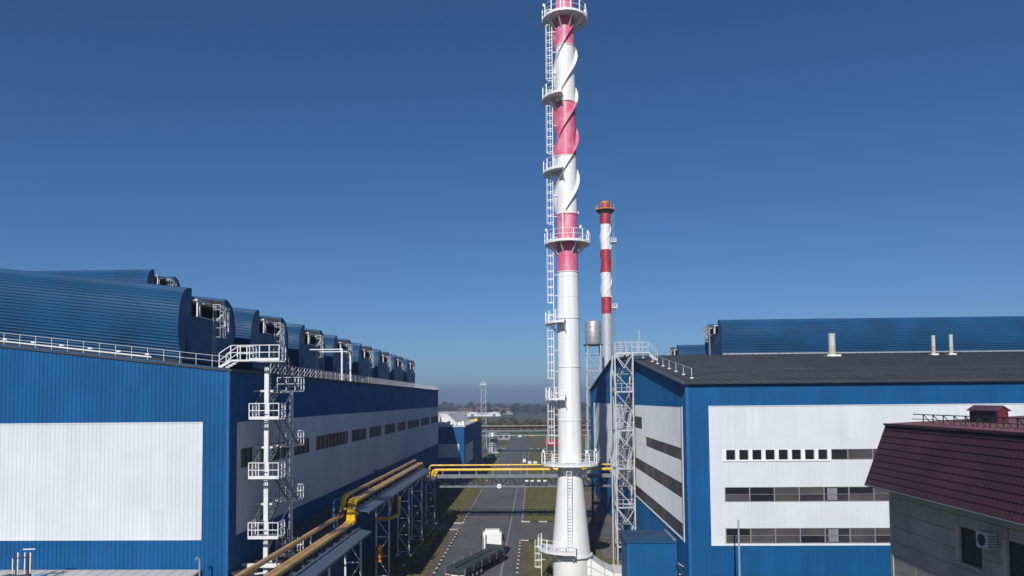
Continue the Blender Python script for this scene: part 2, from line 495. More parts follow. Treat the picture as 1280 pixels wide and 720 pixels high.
# ------------------------------------------------------------------ windows
def window_y(parent, x0, x1, y, z0, z1, fm, gm, panes=(1, 2), fw=0.05, depth=0.12):
    """window in a wall facing -Y; y = wall plane; frame stands 6 cm proud of the recess, panes behind it"""
    f = MB()
    for a, b, c, d in ((x0, x1, z0, z0 + fw), (x0, x1, z1 - fw, z1), (x0, x0 + fw, z0 + fw, z1 - fw), (x1 - fw, x1, z0 + fw, z1 - fw)):
        f.box(a, b, y - 0.03, y + depth, c, d)
    nx, nz = panes
    for i in range(1, nx):
        xx = x0 + (x1 - x0) * i / nx
        f.box(xx - 0.02, xx + 0.02, y - 0.01, y + depth, z0 + fw, z1 - fw)
    for j in range(1, nz):
        zz = z0 + (z1 - z0) * j / nz
        f.box(x0 + fw, x1 - fw, y - 0.02, y + depth, zz - 0.02, zz + 0.02)
    w = f.build('window', fm, parent)
    for i in range(nx):
        for j in range(nz):
            a, b = x0 + fw + (x1 - x0 - 2 * fw) * i / nx, x0 + fw + (x1 - x0 - 2 * fw) * (i + 1) / nx
            c, d = z0 + fw + (z1 - z0 - 2 * fw) * j / nz, z0 + fw + (z1 - z0 - 2 * fw) * (j + 1) / nz
            t = random.uniform(-0.008, 0.008)
            g = MB().quad((a, y + 0.07 + t, c), (b, y + 0.07 - t, c), (b, y + 0.07 - t * .5, d), (a, y + 0.07 + t * .5, d))
            g.box(a, b, y + 0.085, y + 0.095, c, d)
            g.build('pane', gm if not isinstance(gm, (list, tuple)) else random.choice(gm), w)
    return w
def window_x(parent, y0, y1, x, s, z0, z1, fm, gm, panes=(1, 2), fw=0.05, depth=0.12, proud=0.03, inset=0.07):
    """window in a wall at x whose outward normal is s (+1/-1) along X"""
    f = MB()
    o, i_ = x + s * proud, x - s * depth
    lo, hi = min(o, i_), max(o, i_)
    for a, b, c, d in ((y0, y1, z0, z0 + fw), (y0, y1, z1 - fw, z1), (y0, y0 + fw, z0 + fw, z1 - fw), (y1 - fw, y1, z0 + fw, z1 - fw)):
        f.box(lo, hi, a, b, c, d)
    ny, nz = panes
    for i in range(1, ny):
        yy = y0 + (y1 - y0) * i / ny
        f.box(lo, hi, yy - 0.02, yy + 0.02, z0 + fw, z1 - fw)
    for j in range(1, nz):
        zz = z0 + (z1 - z0) * j / nz
        f.box(lo, hi, y0 + fw, y1 - fw, zz - 0.02, zz + 0.02)
    w = f.build('window', fm, parent)
    for i in range(ny):
        for j in range(nz):
            a, b = y0 + fw + (y1 - y0 - 2 * fw) * i / ny, y0 + fw + (y1 - y0 - 2 * fw) * (i + 1) / ny
            c, d = z0 + fw + (z1 - z0 - 2 * fw) * j / nz, z0 + fw + (z1 - z0 - 2 * fw) * (j + 1) / nz
            xx = x - s * inset
            MB().box(min(xx, xx - s * .02), max(xx, xx - s * .02), a, b, c, d).build('pane', gm if not isinstance(gm, (list, tuple)) else random.choice(gm), w)
    return w

# ------------------------------------------------------------------ left factory hall
LX, LY0, LY1, LE = -22.8, 52.0, 167.0, 23.3       # street wall, front, back, eave height
LSL = 0.115                                       # roof rises to the left
LW = -76.0                                        # ridge
lroof = lambda x: LE + LSL * (LX - x)
lh = thing('factory_hall', (-50, LY0, 0), 'blue steel hall with blank white front panel and barrel ventilators on its roof', 'factory hall', 'blue and white factory halls')
core = MB().prism([(LX - 0.08, 0), (LX - 0.08, LE - 0.12), (LW, lroof(LW) - 0.12), (-125, lroof(LW) - 3), (-125, 0)], 'y', LY0 + 0.08, LY1)
core.build('inner_wall', M['core'], lh)
u, n_ = (1, 0), (0, -1)
top = lambda t: lroof(LW + t)
fl = LX - LW
PX = -24.8
wl = MB().ribs((LW, LY0), u, n_, fl, 19.3, top)
wl.ribs((LW, LY0), u, n_, fl, 0, 10.7)
wl.ribs((PX, LY0), u, n_, LX - PX, 10.7, 19.3)
wl.ribs((-125, LY0), u, n_, LW + 125, 0, lroof(LW) - 3)
wl.build('front_wall', M['blue'], lh)
MB().ribs((LW, LY0 - 0.01), u, n_, PX - LW, 10.7, 19.3, d=.022).build('white_front_panel', M['white_wall'], lh)
tr = MB()
tr.box(LW, PX + 0.06, LY0 - 0.07, LY0 + 0.02, 19.27, 19.36).box(LW, PX + 0.06, LY0 - 0.07, LY0 + 0.02, 10.62, 10.70)
tr.box(PX, PX + 0.08, LY0 - 0.072, LY0 + 0.02, 10.70, 19.27)
tr.build('panel_trim', M['white_wall'], lh)
MB().box(LX - 0.16, LX + 0.07, LY0 - 0.07, LY0 + 0.16, 0, LE - 0.02).build('corner_trim', M['trim_blue'], lh)
us, ns = (0, 1), (1, 0)
sw = MB().ribs((LX, LY0 + 0.16), us, ns, LY1 - LY0 - 0.16, 19.3, LE)
sw.ribs((LX, LY0 + 0.16), us, ns, LY1 - LY0 - 0.16, 0, 10.7)
sw.ribs((LX, LY0 + 0.16), us, ns, 1.3, 10.7, 19.3)
sw.build('street_wall', M['blue'], lh)
wz0, wz1 = 15.7, 17.2
wy = [(54.25, 56.4), (58.2, 60.3), (60.5, 62.6), (62.8, 65.0), (66.4, 70.8), (73, 77.2), (77.3, 81.4), (81.5, 85.6), (87.4, 91.1), (91.2, 95), (96.9, 104.4), (107, 115), (116.8, 124.1),
      (126.3, 138.8), (141.3, 152.8), (155.5, 166.5)]
ws = MB().ribs((LX, LY0 + 1.46), us, ns, LY1 - LY0 - 1.46, 10.7, wz0)
ws.ribs((LX, LY0 + 1.46), us, ns, LY1 - LY0 - 1.46, wz1, 19.3)
prev = LY0 + 1.46
for a, b in wy + [(LY1, LY1)]:
    if a - prev > 0.01: ws.ribs((LX, prev), us, ns, a - prev, wz0, wz1)
    prev = b
ws.build('white_side_panel', M['white_side'], lh)
for a, b in wy:
    window_x(lh, a, b, LX, 1, wz0, wz1, M['side_frame'], [M['dusty_glass'], M['dusty_glass'], M['tan_glass']], panes=(max(2, round((b - a) / 1.4)), 1))
seam = MB()                                        # flashing strips between sheets of the street wall
for yy in (86.6, 96.0, 105.7, 116.0, 125.2, 140, 154):
    seam.box(LX + 0.02, LX + 0.065, yy - 0.12, yy + 0.12, 10.72, 19.28)
seam.build('cover_strip', M['white_side'], lh)
rf = MB().add([(LX + 0.25, LY0 - 0.15, LE - 0.03), (LX + 0.25, LY1 + 0.2, LE - 0.03), (LW, LY1 + 0.2, lroof(LW)), (LW, LY0 - 0.15, lroof(LW)), (-125, LY0 - 0.15, lroof(LW) - 3), (-125, LY1 + .2, lroof(LW) - 3),
               (LX + 0.25, LY0 - 0.15, LE - 0.2), (LX + 0.25, LY1 + 0.2, LE - 0.2), (LW, LY1 + 0.2, lroof(LW) - .17), (LW, LY0 - 0.15, lroof(LW) - .17)],
              [(0, 1, 2, 3), (3, 2, 5, 4), (6, 7, 1, 0), (9, 6, 0, 3), (7, 8, 2, 1), (9, 8, 7, 6)])
rf.build('roof', M['roof_grey'], lh)
gr = MB()
fp = [(LW, LY0 + 0.1, lroof(LW) + 0.02), (LX - 0.1, LY0 + 0.1, LE + 0.02)]
gr.rail(fp, 0.9, 1.25, 0.014, (0.55, 1.0))
gr.beam((LW, LY0 + 0.14, lroof(LW) + 0.3), (LX - 6, LY0 + 0.14, LE + 0.3 + LSL * 5.9), 0.07, 0.10)
gr.build('front_guardrail', M['steel_white'], lh)
gb = MB()
for i in range(24):
    xx = LX - 6.3 - i * 2.2
    gb.box(xx - .16, xx + .16, LY0 + 0.06, LY0 + .3, lroof(xx) + .40, lroof(xx) + .52)
gb.build('cable_box', M['steel_white'], lh)
gr = MB()
gr.rail([(LX + 0.05, LY0 + 8.2, LE), (LX + 0.05, LY1, LE)], 0.85, 1.8, 0.016, (0.55, 1.0))
for i in range(118):
    yy = LY0 + 8.4 + i * 0.9
    gr.beam((LX + 0.05, yy, LE + .8), (LX - 0.6, yy + .45, LE + .1), 0.035, 0.035)
gr.build('eave_guardrail', M['steel_white'], lh)
# dark gap / gutter on the front edge
MB().beam((LW, LY0 - 0.10, lroof(LW) - 0.02), (LX, LY0 - 0.10, LE - 0.02), 0.10, 0.14).build('front_coping', M['trim_blue'], lh)
# raised roof section further back
RB = MB().prism([(-122, 26), (-122, 35.2), (-56.4, 35.2), (-56.4, 26)], 'y', 93.0, 135.0)
RB.build('raised_roof_section', M['blue_dark'], lh)

# ------------------------------------------------------------------ roof ventilators
def vent_profile(h=6.0, w=5.4, n=26):
    """right shell outer curve from its foot to its lip: (y, z)"""
    pts = []
    ctrl = [(0.85, 0.0), (0.97, 0.24), (1.0, 0.48), (0.965, 0.72), (0.86, 0.9), (0.71, 0.985), (0.60, 1.0)]
    # Catmull-Rom
    for i in range(len(ctrl) - 1):
        p0, p1, p2, p3 = ctrl[max(i - 1, 0)], ctrl[i], ctrl[i + 1], ctrl[min(i + 2, len(ctrl) - 1)]
        for k in range(6):
            t = k / 6
            q = []
            for a in range(2):
                q.append(0.5 * (2 * p1[a] + (p2[a] - p0[a]) * t + (2 * p0[a] - 5 * p1[a] + 4 * p2[a] - p3[a]) * t * t + (3 * p1[a] - p0[a] - 3 * p2[a] + p3[a]) * t ** 3))
            pts.append((q[0] * w, q[1] * h))
    pts.append((ctrl[-1][0] * w, h))
    return pts
def resample_ribs(pts, pitch=0.26, d=0.06):
    seg, out = [0.0], []
    for a, b in zip(pts[:-1], pts[1:]): seg.append(seg[-1] + math.hypot(b[0] - a[0], b[1] - a[1]))
    L = seg[-1]
    def at(s):
        for i in range(len(seg) - 1):
            if s <= seg[i + 1] + 1e-9:
                t = (s - seg[i]) / (seg[i + 1] - seg[i])
                a, b = pts[i], pts[i + 1]
                dx, dz = b[0] - a[0], b[1] - a[1]
                l = math.hypot(dx, dz)
                return a[0] + dx * t, a[1] + dz * t, dz / l, -dx / l
        return (*pts[-1], 1, 0)
    s = 0.0
    while s < L:
        for a, h in ((0, 0), (0.45 * pitch, 0), (0.45 * pitch + d, d), (pitch - d, d)):
            if s + a < L:
                x, z, nx, nz = at(s + a)
                out.append(((x + nx * h, z + nz * h), (x - nx * 0.16, z - nz * 0.16)))
        s += pitch
    x, z, nx, nz = at(L)
    out.append(((x, z), (x - nx * 0.16, z - nz * 0.16)))
    return out
def ventilator(x_end, yc, zb, length, di, slope, label, h=6.0, w=5.4, detail=True, group='barrel shaped roof ventilators', panel=8.0):
    """capped at x_end, runs towards di*X rising by slope"""
    v = thing('roof_ventilator', (x_end, yc, zb), label, 'roof ventilator', group)
    Z = lambda t: zb + slope * t
    X = lambda t: x_end + di * t
    prof = vent_profile(h, w)
    rp = resample_ribs(prof)
    for sgn in (-1, 1):
        t0, k = 0.0, 0
        while t0 < length - 0.01:
            t1 = min(length, t0 + panel)
            off = 0.012 if k % 2 else 0.0
            mb, vs, fs = MB(), [], []
            n = len(rp)
            for t in (t0, t1 + 0.05):
                for o, i in rp:
                    vs.append((X(t), yc + sgn * (o[0] + off), Z(t) + o[1] + off * .5))
                for o, i in rp:
                    vs.append((X(t), yc + sgn * i[0], Z(t) + i[1]))
            for i in range(n - 1):
                fs.append((i, i + 1, 2 * n + i + 1, 2 * n + i))
                fs.append((n + i, 3 * n + i, 3 * n + i + 1, n + i + 1))
                fs.append((i, n + i, n + i + 1, i + 1))
                fs.append((2 * n + i, 2 * n + i + 1, 3 * n + i + 1, 3 * n + i))
            fs.append((n - 1, 2 * n - 1, 4 * n - 1, 3 * n - 1))
            mb.add(vs, fs).build('shell_panel', M['vent_blue'], v)
            t0, k = t1, k + 1
    # end wall with the notch of the throat
    zn = 0.62 * h
    yi = 0.575 * w
    inner = [(p[0] - 0.02, p[1]) for p in prof]
    e = MB()
    left = [(-a, b) for a, b in inner]
    # each cheek and the wall below the notch, as one ring of quads for a clean concave outline
    for sgn in (1, -1):
        for (a0, b0), (a1, b1) in zip(inner[:-1], inner[1:]):
            c0 = 0.0 if b0 < zn else yi
            q = [(sgn * a0, b0), (sgn * a1, b1), (sgn * (0 if b1 <= zn else yi), b1), (sgn * (0 if b0 < zn else yi), b0)]
            if b0 < zn < b1:
                q[2], q[3] = (sgn * yi, b1), (sgn * yi, zn)
                e.prism([(yc + a, zb + b) for a, b in [(0, b0), (sgn * a0, b0), (sgn * a0 * .999, zn), (0, zn)]], 'x', X(0.02), X(0.14))
                q = [(sgn * a0, zn - .001), (sgn * a1, b1), (sgn * yi, b1), (sgn * yi, zn - .001)]
            e.prism([(yc + a, zb + b) for a, b in q], 'x', X(0.02), X(0.14))
    for sgn in (1, -1):                              # two tall dark slots near the foot
        pass
    e.build('end_wall', M['blue_dark'], v)
    for sgn in (1, -1):
        MB().tube([(X(0.0), yc + sgn * a, zb + b) for a, b in prof], 0.05, 5).build('end_rim', M['vent_blue'], v, smooth=True)
        MB().box(*sorted((X(-0.01), X(0.03))), yc + sgn * 3.9 - .16, yc + sgn * 3.9 + .16, zb + .35, zb + 1.9).build('vent_slot', M['core'], v)
    # throat
    th = MB()
    a = [(-yi, zn - .05), (yi, zn - .05), (yi, zn - .15), (-yi, zn - .15)]
    th.add([(X(t), yc + y, Z(t) + z) for t in (0.14, length) for y, z in a], [(0, 1, 5, 4), (0, 4, 7, 3), (3, 7, 6, 2), (1, 2, 6, 5)])
    for k in range(int(length / 4)):
        t = 1.2 + 4 * k
        for sgn in (-1, 1):
            th.beam((X(t), yc + sgn * yi, Z(t) + zn - .1), (X(t), yc + sgn * yi, Z(t) + h - .25), 0.12)
        th.beam((X(t), yc - yi, Z(t) + h - .5), (X(t), yc + yi, Z(t) + h - .5), 0.12)
    a = [(-yi, h * .80), (yi, h * .80), (yi, h * .83), (-yi, h * .83)]
    th.add([(X(t), yc + y, Z(t) + z) for t in (0.3, length) for y, z in a], [(0, 1, 5, 4), (0, 4, 7, 3), (3, 7, 6, 2), (1, 2, 6, 5), (0, 3, 2, 1)])
    th.box(*sorted((X(2.4), X(2.5))), yc - yi, yc + yi, zb + zn - .1 + slope * 2.4, zb + h * .81 + slope * 2.4)
    for sgn in (-1, 1):
        th.add([(X(t), yc + sgn * y, Z(t) + z) for t in (0.15, length) for y, z in ((yi, zn - .1), (yi, h * .97), (yi + .06, h * .97), (yi + .06, zn - .1))], [(0, 1, 5, 4), (3, 7, 6, 2), (0, 3, 2, 1), (1, 2, 6, 5)])
    th.build('throat', M['rust_dark'], v)
    cb = MB()
    wy_ = w * .84
    cb.add([(X(t), yc + y, Z(t) + z) for t in (0.05, length) for y, z in ((-wy_, .06), (wy_, .06), (wy_, -1.1), (-wy_, -1.1))],
           [(0, 1, 5, 4), (1, 2, 6, 5), (2, 3, 7, 6), (3, 0, 4, 7), (3, 2, 1, 0), (4, 5, 6, 7)])
    cb.build('base_curb', M['core'], v)
    # white steel frame in the notch and access ladder
    fr = MB()
    xo = X(-0.4)
    for y in (-yi - .05, -yi * .3, yi * .4, yi + .1): fr.beam((xo, yc + y, zb + h * .845), (X(0.1), yc + y, zb + h * .845), .1)
    fr.beam((xo, yc - yi - .05, zb + h * .845), (xo, yc + yi + .1, zb + h * .845), 0.16, 0.2)
    fr.beam((xo, yc - yi, zb + zn), (xo, yc + yi * .55, zb + zn), 0.08)
    for y in (-yi + .15, -yi + .62, yi - .55, yi - .05):
        fr.beam((xo, yc + y, zb + zn - (.25 if y > 0 else 0)), (xo, yc + y, zb + h * .84), 0.11)
    fr.beam((xo, yc + 0.75, zb + zn + .05), (xo, yc + yi - .5, zb + h * .80), 0.14)
    fr.beam((xo, yc + yi - 1.3, zb + zn - .35), (xo, yc + yi - .05, zb + zn - .9), 0.18)
    fr.beam((xo, yc + yi - .05, zb + zn - .9), (xo, yc + yi + .1, zb + h * .8), 0.10)
    fr.beam((xo, yc + yi - .9, zb + h * .8), (xo, yc + yi - .75, zb + zn - .5), 0.08)
    fr.build('throat_frame', M['steel_white'], v)
    if detail:
        ld = MB()
        xo = X(-0.6)
        y0, y1 = yc - .45, yc + .05
        ld.beam((xo, y0, zb), (xo, y0, zb + h * .84), .07)
        ld.beam((xo, y1, zb), (xo, y1, zb + h * .84), .05)
        z = zb + .3
        while z < zb + h * .8:
            ld.beam((xo, y0, z), (xo, y1, z), .035)
            z += .3
        xc = X(-1.2)
        for z in (zb + 2.2, zb + 3.0, zb + 3.8, zb + 4.6, zb + h * .84):
            ld.beam((xo, y0, z), (xc, y0 + .05, z), .05); ld.beam((xc, y0 + .05, z), (xc, y1 + .6, z), .05); ld.beam((xc, y1 + .6, z), (xo, y1 + .6, z), .05)
        for yy in (y0 + .05, y1 + .15, y1 + .6):
            ld.beam((xc, yy, zb + 2.2), (xc, yy, zb + h * .84), .045)
        ld.build('ladder', M['galv'], v)
    return v

VXE = -28.5
vb = lambda x: lroof(x) + 0.35
names = ['nearest barrel ventilator on the left hall, largest in view with caged ladder on its end', 'second barrel ventilator from the front on the left hall roof',
         'third barrel ventilator from the front, behind the stair tower top', 'fourth barrel ventilator from the front, on tall white struts at the eave',
         'fifth barrel ventilator from the front in the left hall row', 'sixth barrel ventilator from the front in the left hall row',
         'seventh barrel ventilator from the front, second to last of the left hall row', 'last and farthest barrel ventilator of the left hall row']
step = 28 * 880 * 0.00059
for i, lab in enumerate(names):
    ventilator(VXE, 60.8 + i * step, vb(VXE), 46 if i < 2 else 30, -1, LSL, lab, detail=i < 6)
ventilator(-57.0, 106.6, 35.25, 66, -1, 0.0, 'grey blue barrel ventilator on the raised roof behind the nearest one', h=5.6, w=5.0)
stt = thing('support_frame', (-23.5, 87.5, LE), 'pair of tall white struts standing at the eave before the fourth ventilator', 'steel frame')
for yy in (85.6, 89.6):
    MB().beam((-23.5, yy, LE - .05), (-23.5, yy, LE + 4.0), .2).build('post', M['steel_white'], stt)
MB().beam((-23.5, 85.6, LE + 3.9), (-23.5, 89.6, LE + 3.9), .16).beam((-23.5, 85.6, LE + 3.9), (-27.5, 85.6, LE + 3.9), .12).beam((-23.5, 89.6, LE + 3.9), (-27.5, 89.6, LE + 3.9), .12).build('cross_beam', M['steel_white'], stt)

# ------------------------------------------------------------------ right factory hall
RX, RY0, RY1, RE = 13.5, 63.0, 169.0, 22.25
XR = 78.0
rh = thing('factory_hall', (45, RY0, 0), 'blue and white hall with three window bands and dark grey roof, right of the chimneys', 'factory hall', 'blue and white factory halls')
gp = [(RY0, RE), (100, 26.9), (121, 27.6), (RY1, 22.9)]
def rroof(y):
    for (a, b), (c, d) in zip(gp[:-1], gp[1:]):
        if y <= c: return b + (d - b) * (y - a) / (c - a)
    return gp[-1][1]
MB().prism([(RY0 + .08, 0)] + [(y + (.08 if i == 0 else 0), z - .15) for i, (y, z) in enumerate(gp)] + [(RY1, 0)], 'x', RX + .16, XR).build('inner_wall', M['core'], rh)
WZ = [(15.32, 16.25), (11.67, 12.96), (8.05, 9.38)]
WL, WT, WB = 15.5, 20.05, 7.92
fx0 = 16.72
fw = MB().ribs((RX, RY0), u, n_, XR - RX, WT, RE)
fw.ribs((RX, RY0), u, n_, XR - RX, 0, WB)
fw.ribs((RX, RY0), u, n_, WL - RX, WB, WT)
fw.build('front_wall', M['blue'], rh)
wf = MB()
for a, b in ((WZ[0][1], WT), (WZ[1][1], WZ[0][0]), (WZ[2][1], WZ[1][0])):
    wf.ribs((WL, RY0 - .01), u, n_, XR - WL, a, b, d=.022)
wf.ribs((WL, RY0 - .01), u, n_, fx0 - WL, WB, WZ[2][1], d=.022)
for a, b in WZ[:2]: wf.ribs((WL, RY0 - .01), u, n_, fx0 - WL, a, b, d=.022)
wf.ribs((fx0, RY0 - .01), u, n_, XR - fx0, WB, WZ[2][0], d=.022)
for a, b in WZ: wf.ribs((fx0 + 0.02 + 2.15 * 14, RY0 - .01), u, n_, XR - fx0 - 2.15 * 14, a, b, d=.022)
wf.build('white_front_panel', M['white_wall'], rh)
tr = MB().box(WL - .05, XR, RY0 - .075, RY0 + .02, WT, WT + .07).box(WL - .06, WL + .04, RY0 - .073, RY0 + .02, WB, WT).box(WL - .06, XR, RY0 - .074, RY0 + .02, WB - .06, WB)
tr.build('panel_trim', M['white_wall'], rh)
for i in range(8):
    xx = fx0 + i * 1.147
    window_y(rh, xx + .16, xx + 1.0, RY0, WZ[0][0], WZ[0][1], M['white'], M['glass'], panes=(1, 1), fw=.03)
jb = MB()
for i in range(9):
    xx = fx0 + i * 1.147
    jb.box(xx - .13, xx + .15, RY0 - .05, RY0 + .1, WZ[0][0], WZ[0][1])
jb.box(fx0 - .13, fx0 + 9.32, RY0 - .12, RY0 + .05, WZ[0][0] - .1, WZ[0][0] - .005)
jb.build('white_mullions', M['white'], rh)
for (a, b), st in ((WZ[0], 4.27), (WZ[1], 0), (WZ[2], 0)):
    for i in range(14):
        x0 = fx0 + .02 + i * 2.15 + (0 if st == 0 else 0)
        if st and i < 5:
            if i == 4: window_y(rh, fx0 + 9.33, x0 + 2.15, RY0, a, b, M['grey_frame'], [M['dusty_glass'], M['dusty_glass'], M['dim_glass'], M['glass']], panes=(1, 1))
            continue
        window_y(rh, x0, x0 + 2.15, RY0, a, b, M['grey_frame'], [M['dusty_glass'], M['dusty_glass'], M['dim_glass'], M['glass']], panes=(1, 1 if st else 2))
# two grey plates stand in for pale reflections in the lower bands
for a, b in WZ[1:]:
    MB().box(25.65, 26.5, RY0 + .04, RY0 + .06, a + .12, b - .12).build('pane_reflection', M['grey_frame'], rh)
MB().box(RX - .06, RX + .22, RY0 - .07, RY0 + .2, 0, RE - .03).build('corner_trim', M['trim_blue'], rh)
us2, ns2 = (0, 1), (-1, 0)
sy = RY0 + .2
SL = RY1 - sy
WS0, WS1 = 64.7, 160.0
sw = MB().ribs((RX, sy), us2, ns2, SL, 20.0, lambda t: rroof(sy + t))
sw.ribs((RX, sy), us2, ns2, SL, 0, WB)
sw.ribs((RX, sy), us2, ns2, WS0 - sy, WB, 20.0)
sw.ribs((RX, WS1), us2, ns2, RY1 - WS1, WB, 20.0)
sw.build('street_wall', M['blue'], rh)
BY = 100.0
ws = MB()
def wstrip(y0, y1, a, b): ws.ribs((RX - .01, y0), us2, ns2, y1 - y0, a, b)
wstrip(WS0, WS1, 18.5, 20.0)
wstrip(WS0, 88.6, 17.0, 18.5); wstrip(96.4, WS1, 17.0, 18.5)
wstrip(WS0, WS1, WZ[0][1], 17.0)
wstrip(WS0, 65.4, WZ[0][0] - .2, WZ[0][1]); wstrip(85.7, WS1, WZ[0][0] - .2, WZ[0][1])
wstrip(WS0, WS1, WZ[1][1] + .1, WZ[0][0] - .2)
wstrip(WS0, 65.4, WZ[1][0], WZ[1][1] + .1); wstrip(BY, WS1, WZ[1][0], WZ[1][1] + .1)
wstrip(WS0, WS1, WZ[2][1], WZ[1][0])
wstrip(WS0, 65.4, WZ[2][0], WZ[2][1]); wstrip(BY, WS1, WZ[2][0], WZ[2][1])
wstrip(WS0, WS1, WB, WZ[2][0])
ws.build('white_side_panel', M['white_wall'], rh)
tr = MB().box(RX - .09, RX + .02, WS0 - .1, WS0 + .3, WB - .1, 20.05).box(RX - .07, RX + .02, WS0 + .3, WS1, WB - .1, WB).build('side_panel_trim', M['white_wall'], rh)
for a, b, ya, yb in ((17.0, 18.5, 88.6, 96.4), (WZ[0][0] - .2, WZ[0][1], 65.4, 85.7), (WZ[1][0], WZ[1][1] + .1, 65.4, BY), (WZ[2][0], WZ[2][1], 65.4, BY)):
    k = round((yb - ya) / 2.15)
    for i in range(k):
        window_x(rh, ya + (yb - ya) * i / k, ya + (yb - ya) * (i + 1) / k, RX - .01, -1, a, b, M['side_frame'], [M['dusty_glass'], M['dusty_glass'], M['dusty_glass'], M['tan_glass']], panes=(1, 1), depth=.1, fw=.03, proud=.0, inset=.012)
rf = MB()
ov = .35
pr = [(RY0 - ov, RE - .02)] + [(y, z + .02) for y, z in gp[1:-1]] + [(RY1 + ov, gp[-1][1])]
for (a, b), (c, d) in zip(pr[:-1], pr[1:]):
    rf.add([(RX - .3, a, b), (XR + 1, a, b), (XR + 1, c, d), (RX - .3, c, d), (RX - .3, a, b - .16), (XR + 1, a, b - .16), (XR + 1, c, d - .16), (RX - .3, c, d - .16)],
           [(0, 1, 2, 3), (7, 6, 5, 4), (0, 4, 5, 1), (0, 3, 7, 4), (2, 6, 7, 3)])
rf.build('roof', M['roof_grey'], rh)
sm = MB()
for i in range(72):
    xx = RX + .4 + i * .9
    for (a, b), (c, d) in zip(pr[:2], pr[1:3]):
        sm.beam((xx, a, b + .02), (xx, c, d + .02), .035, .05)
so = sm.build('standing_seam', M['roof_grey'], rh)
MB().beam((RX - .31, RY0 - ov, RE - .08), (RX - .31, 100, 26.82), .06, .24).beam((RX - .31, 100, 26.82), (RX - .31, 121, 27.52), .06, .24).beam((RX - .31, 121, 27.52), (RX - .31, RY1 + ov, 22.8), .06, .24).build('verge_trim', M['grey_steel'], rh)
MB().beam((RX - .3, RY0 - ov - .06, RE - .14), (XR + 1, RY0 - ov - .06, RE - .14), .12, .14).build('gutter', M['core'], rh)
MB().rail([(RX + 2.6, RY0 + 1.3, rroof(64.3)), (XR, RY0 + 1.3, rroof(64.3))], 1.0, 1.5, .011, (.5, 1.0)).build('guardrail', M['side_frame'], rh)
gs = MB()
for i in range(9):
    yy = 66 + i * 3.6
    gs.box(RX + 1.05, RX + 1.35, yy - .16, yy + .16, rroof(yy) + .02, rroof(yy) + .14)
    gs.beam((RX + 1.2, yy, rroof(yy) + .2), (RX + 1.2, yy, rroof(yy) + 1.0), .04)
gs.beam((RX + 1.2, 66, rroof(66) + .95), (RX + 1.2, 94.8, rroof(94.8) + .95), .035)
gs.build('verge_guardrail', M['steel_white'], rh)
ventilator(27.4, 108.0, 27.25, 60, 1, 0.0, 'long blue ventilator along the ridge of the right hall', h=5.1, w=5.0)
ventilator(27.8, 140.0, 26.0, 16, 1, 0.0, 'short blue ventilator end showing beyond the long one on the right hall', h=5.1, w=5.0)
fla = MB().box(27.6, 87, 103.3, 103.7, rroof(103.5) + .03, rroof(103.5) + .3).build('ridge_flashing', M['galv'], rh)
for x, y, w, h, lab in ((39.8, 95, .92, 3.0, 'widest of the three pale exhaust ducts on the right hall roof'), (53.1, 95, .5, 2.6, 'left one of the two slim exhaust ducts on the right hall roof'),
                        (55.4, 95, .5, 2.7, 'right one of the two slim exhaust ducts on the right hall roof')):
    z = rroof(y)
    e = thing('exhaust_duct', (x, y, z), lab, 'exhaust duct', 'pale exhaust ducts on the right roof')
    MB().lathe([(w * .55, z + .1), (w * .5, z + .5), (w * .5, z + h * .45)], x, y, 16).build('lower_pipe', M['beige'], e, smooth=True)
    MB().lathe([(w * .48, z + h * .45), (w * .48, z + h * .92), (w * .53, z + h * .93), (w * .53, z + h)], x, y, 16).build('upper_pipe', M['ac'], e, smooth=True)
    MB().box(x - w * .95, x + w * .95, y - w * .8, y + w * .8, z - .1, z + .18).build('base', M['white'], e)

# ------------------------------------------------------------------ chimneys
def helix(mb, cx, cy, r_at, z0, z1, pitch, ph, width, th=.05, n=30):
    steps = int((z1 - z0) / pitch * n)
    vs, fs = [], []
    for i in range(steps + 1):
        z = z0 + (z1 - z0) * i / steps
        t = ph + 2 * math.pi * (z - z0) / pitch
        c, s = math.cos(t), math.sin(t)
        r = r_at(z)
        for rr, dz in ((r - .02, -th / 2), (r + width, -th / 2), (r + width, th / 2), (r - .02, th / 2)):
            vs.append((cx + rr * c, cy + rr * s, z + dz))
    for i in range(steps):
        for k in range(4):
            fs.append((4 * i + k, 4 * i + (k + 1) % 4, 4 * i + 4 + (k + 1) % 4, 4 * i + 4 + k))
    return mb.add(vs, fs)
def arc(cx, cy, r, a0, a1, z, n=24):
    return [(cx + r * math.cos(a0 + (a1 - a0) * i / n), cy + r * math.sin(a0 + (a1 - a0) * i / n), z) for i in range(n + 1)]
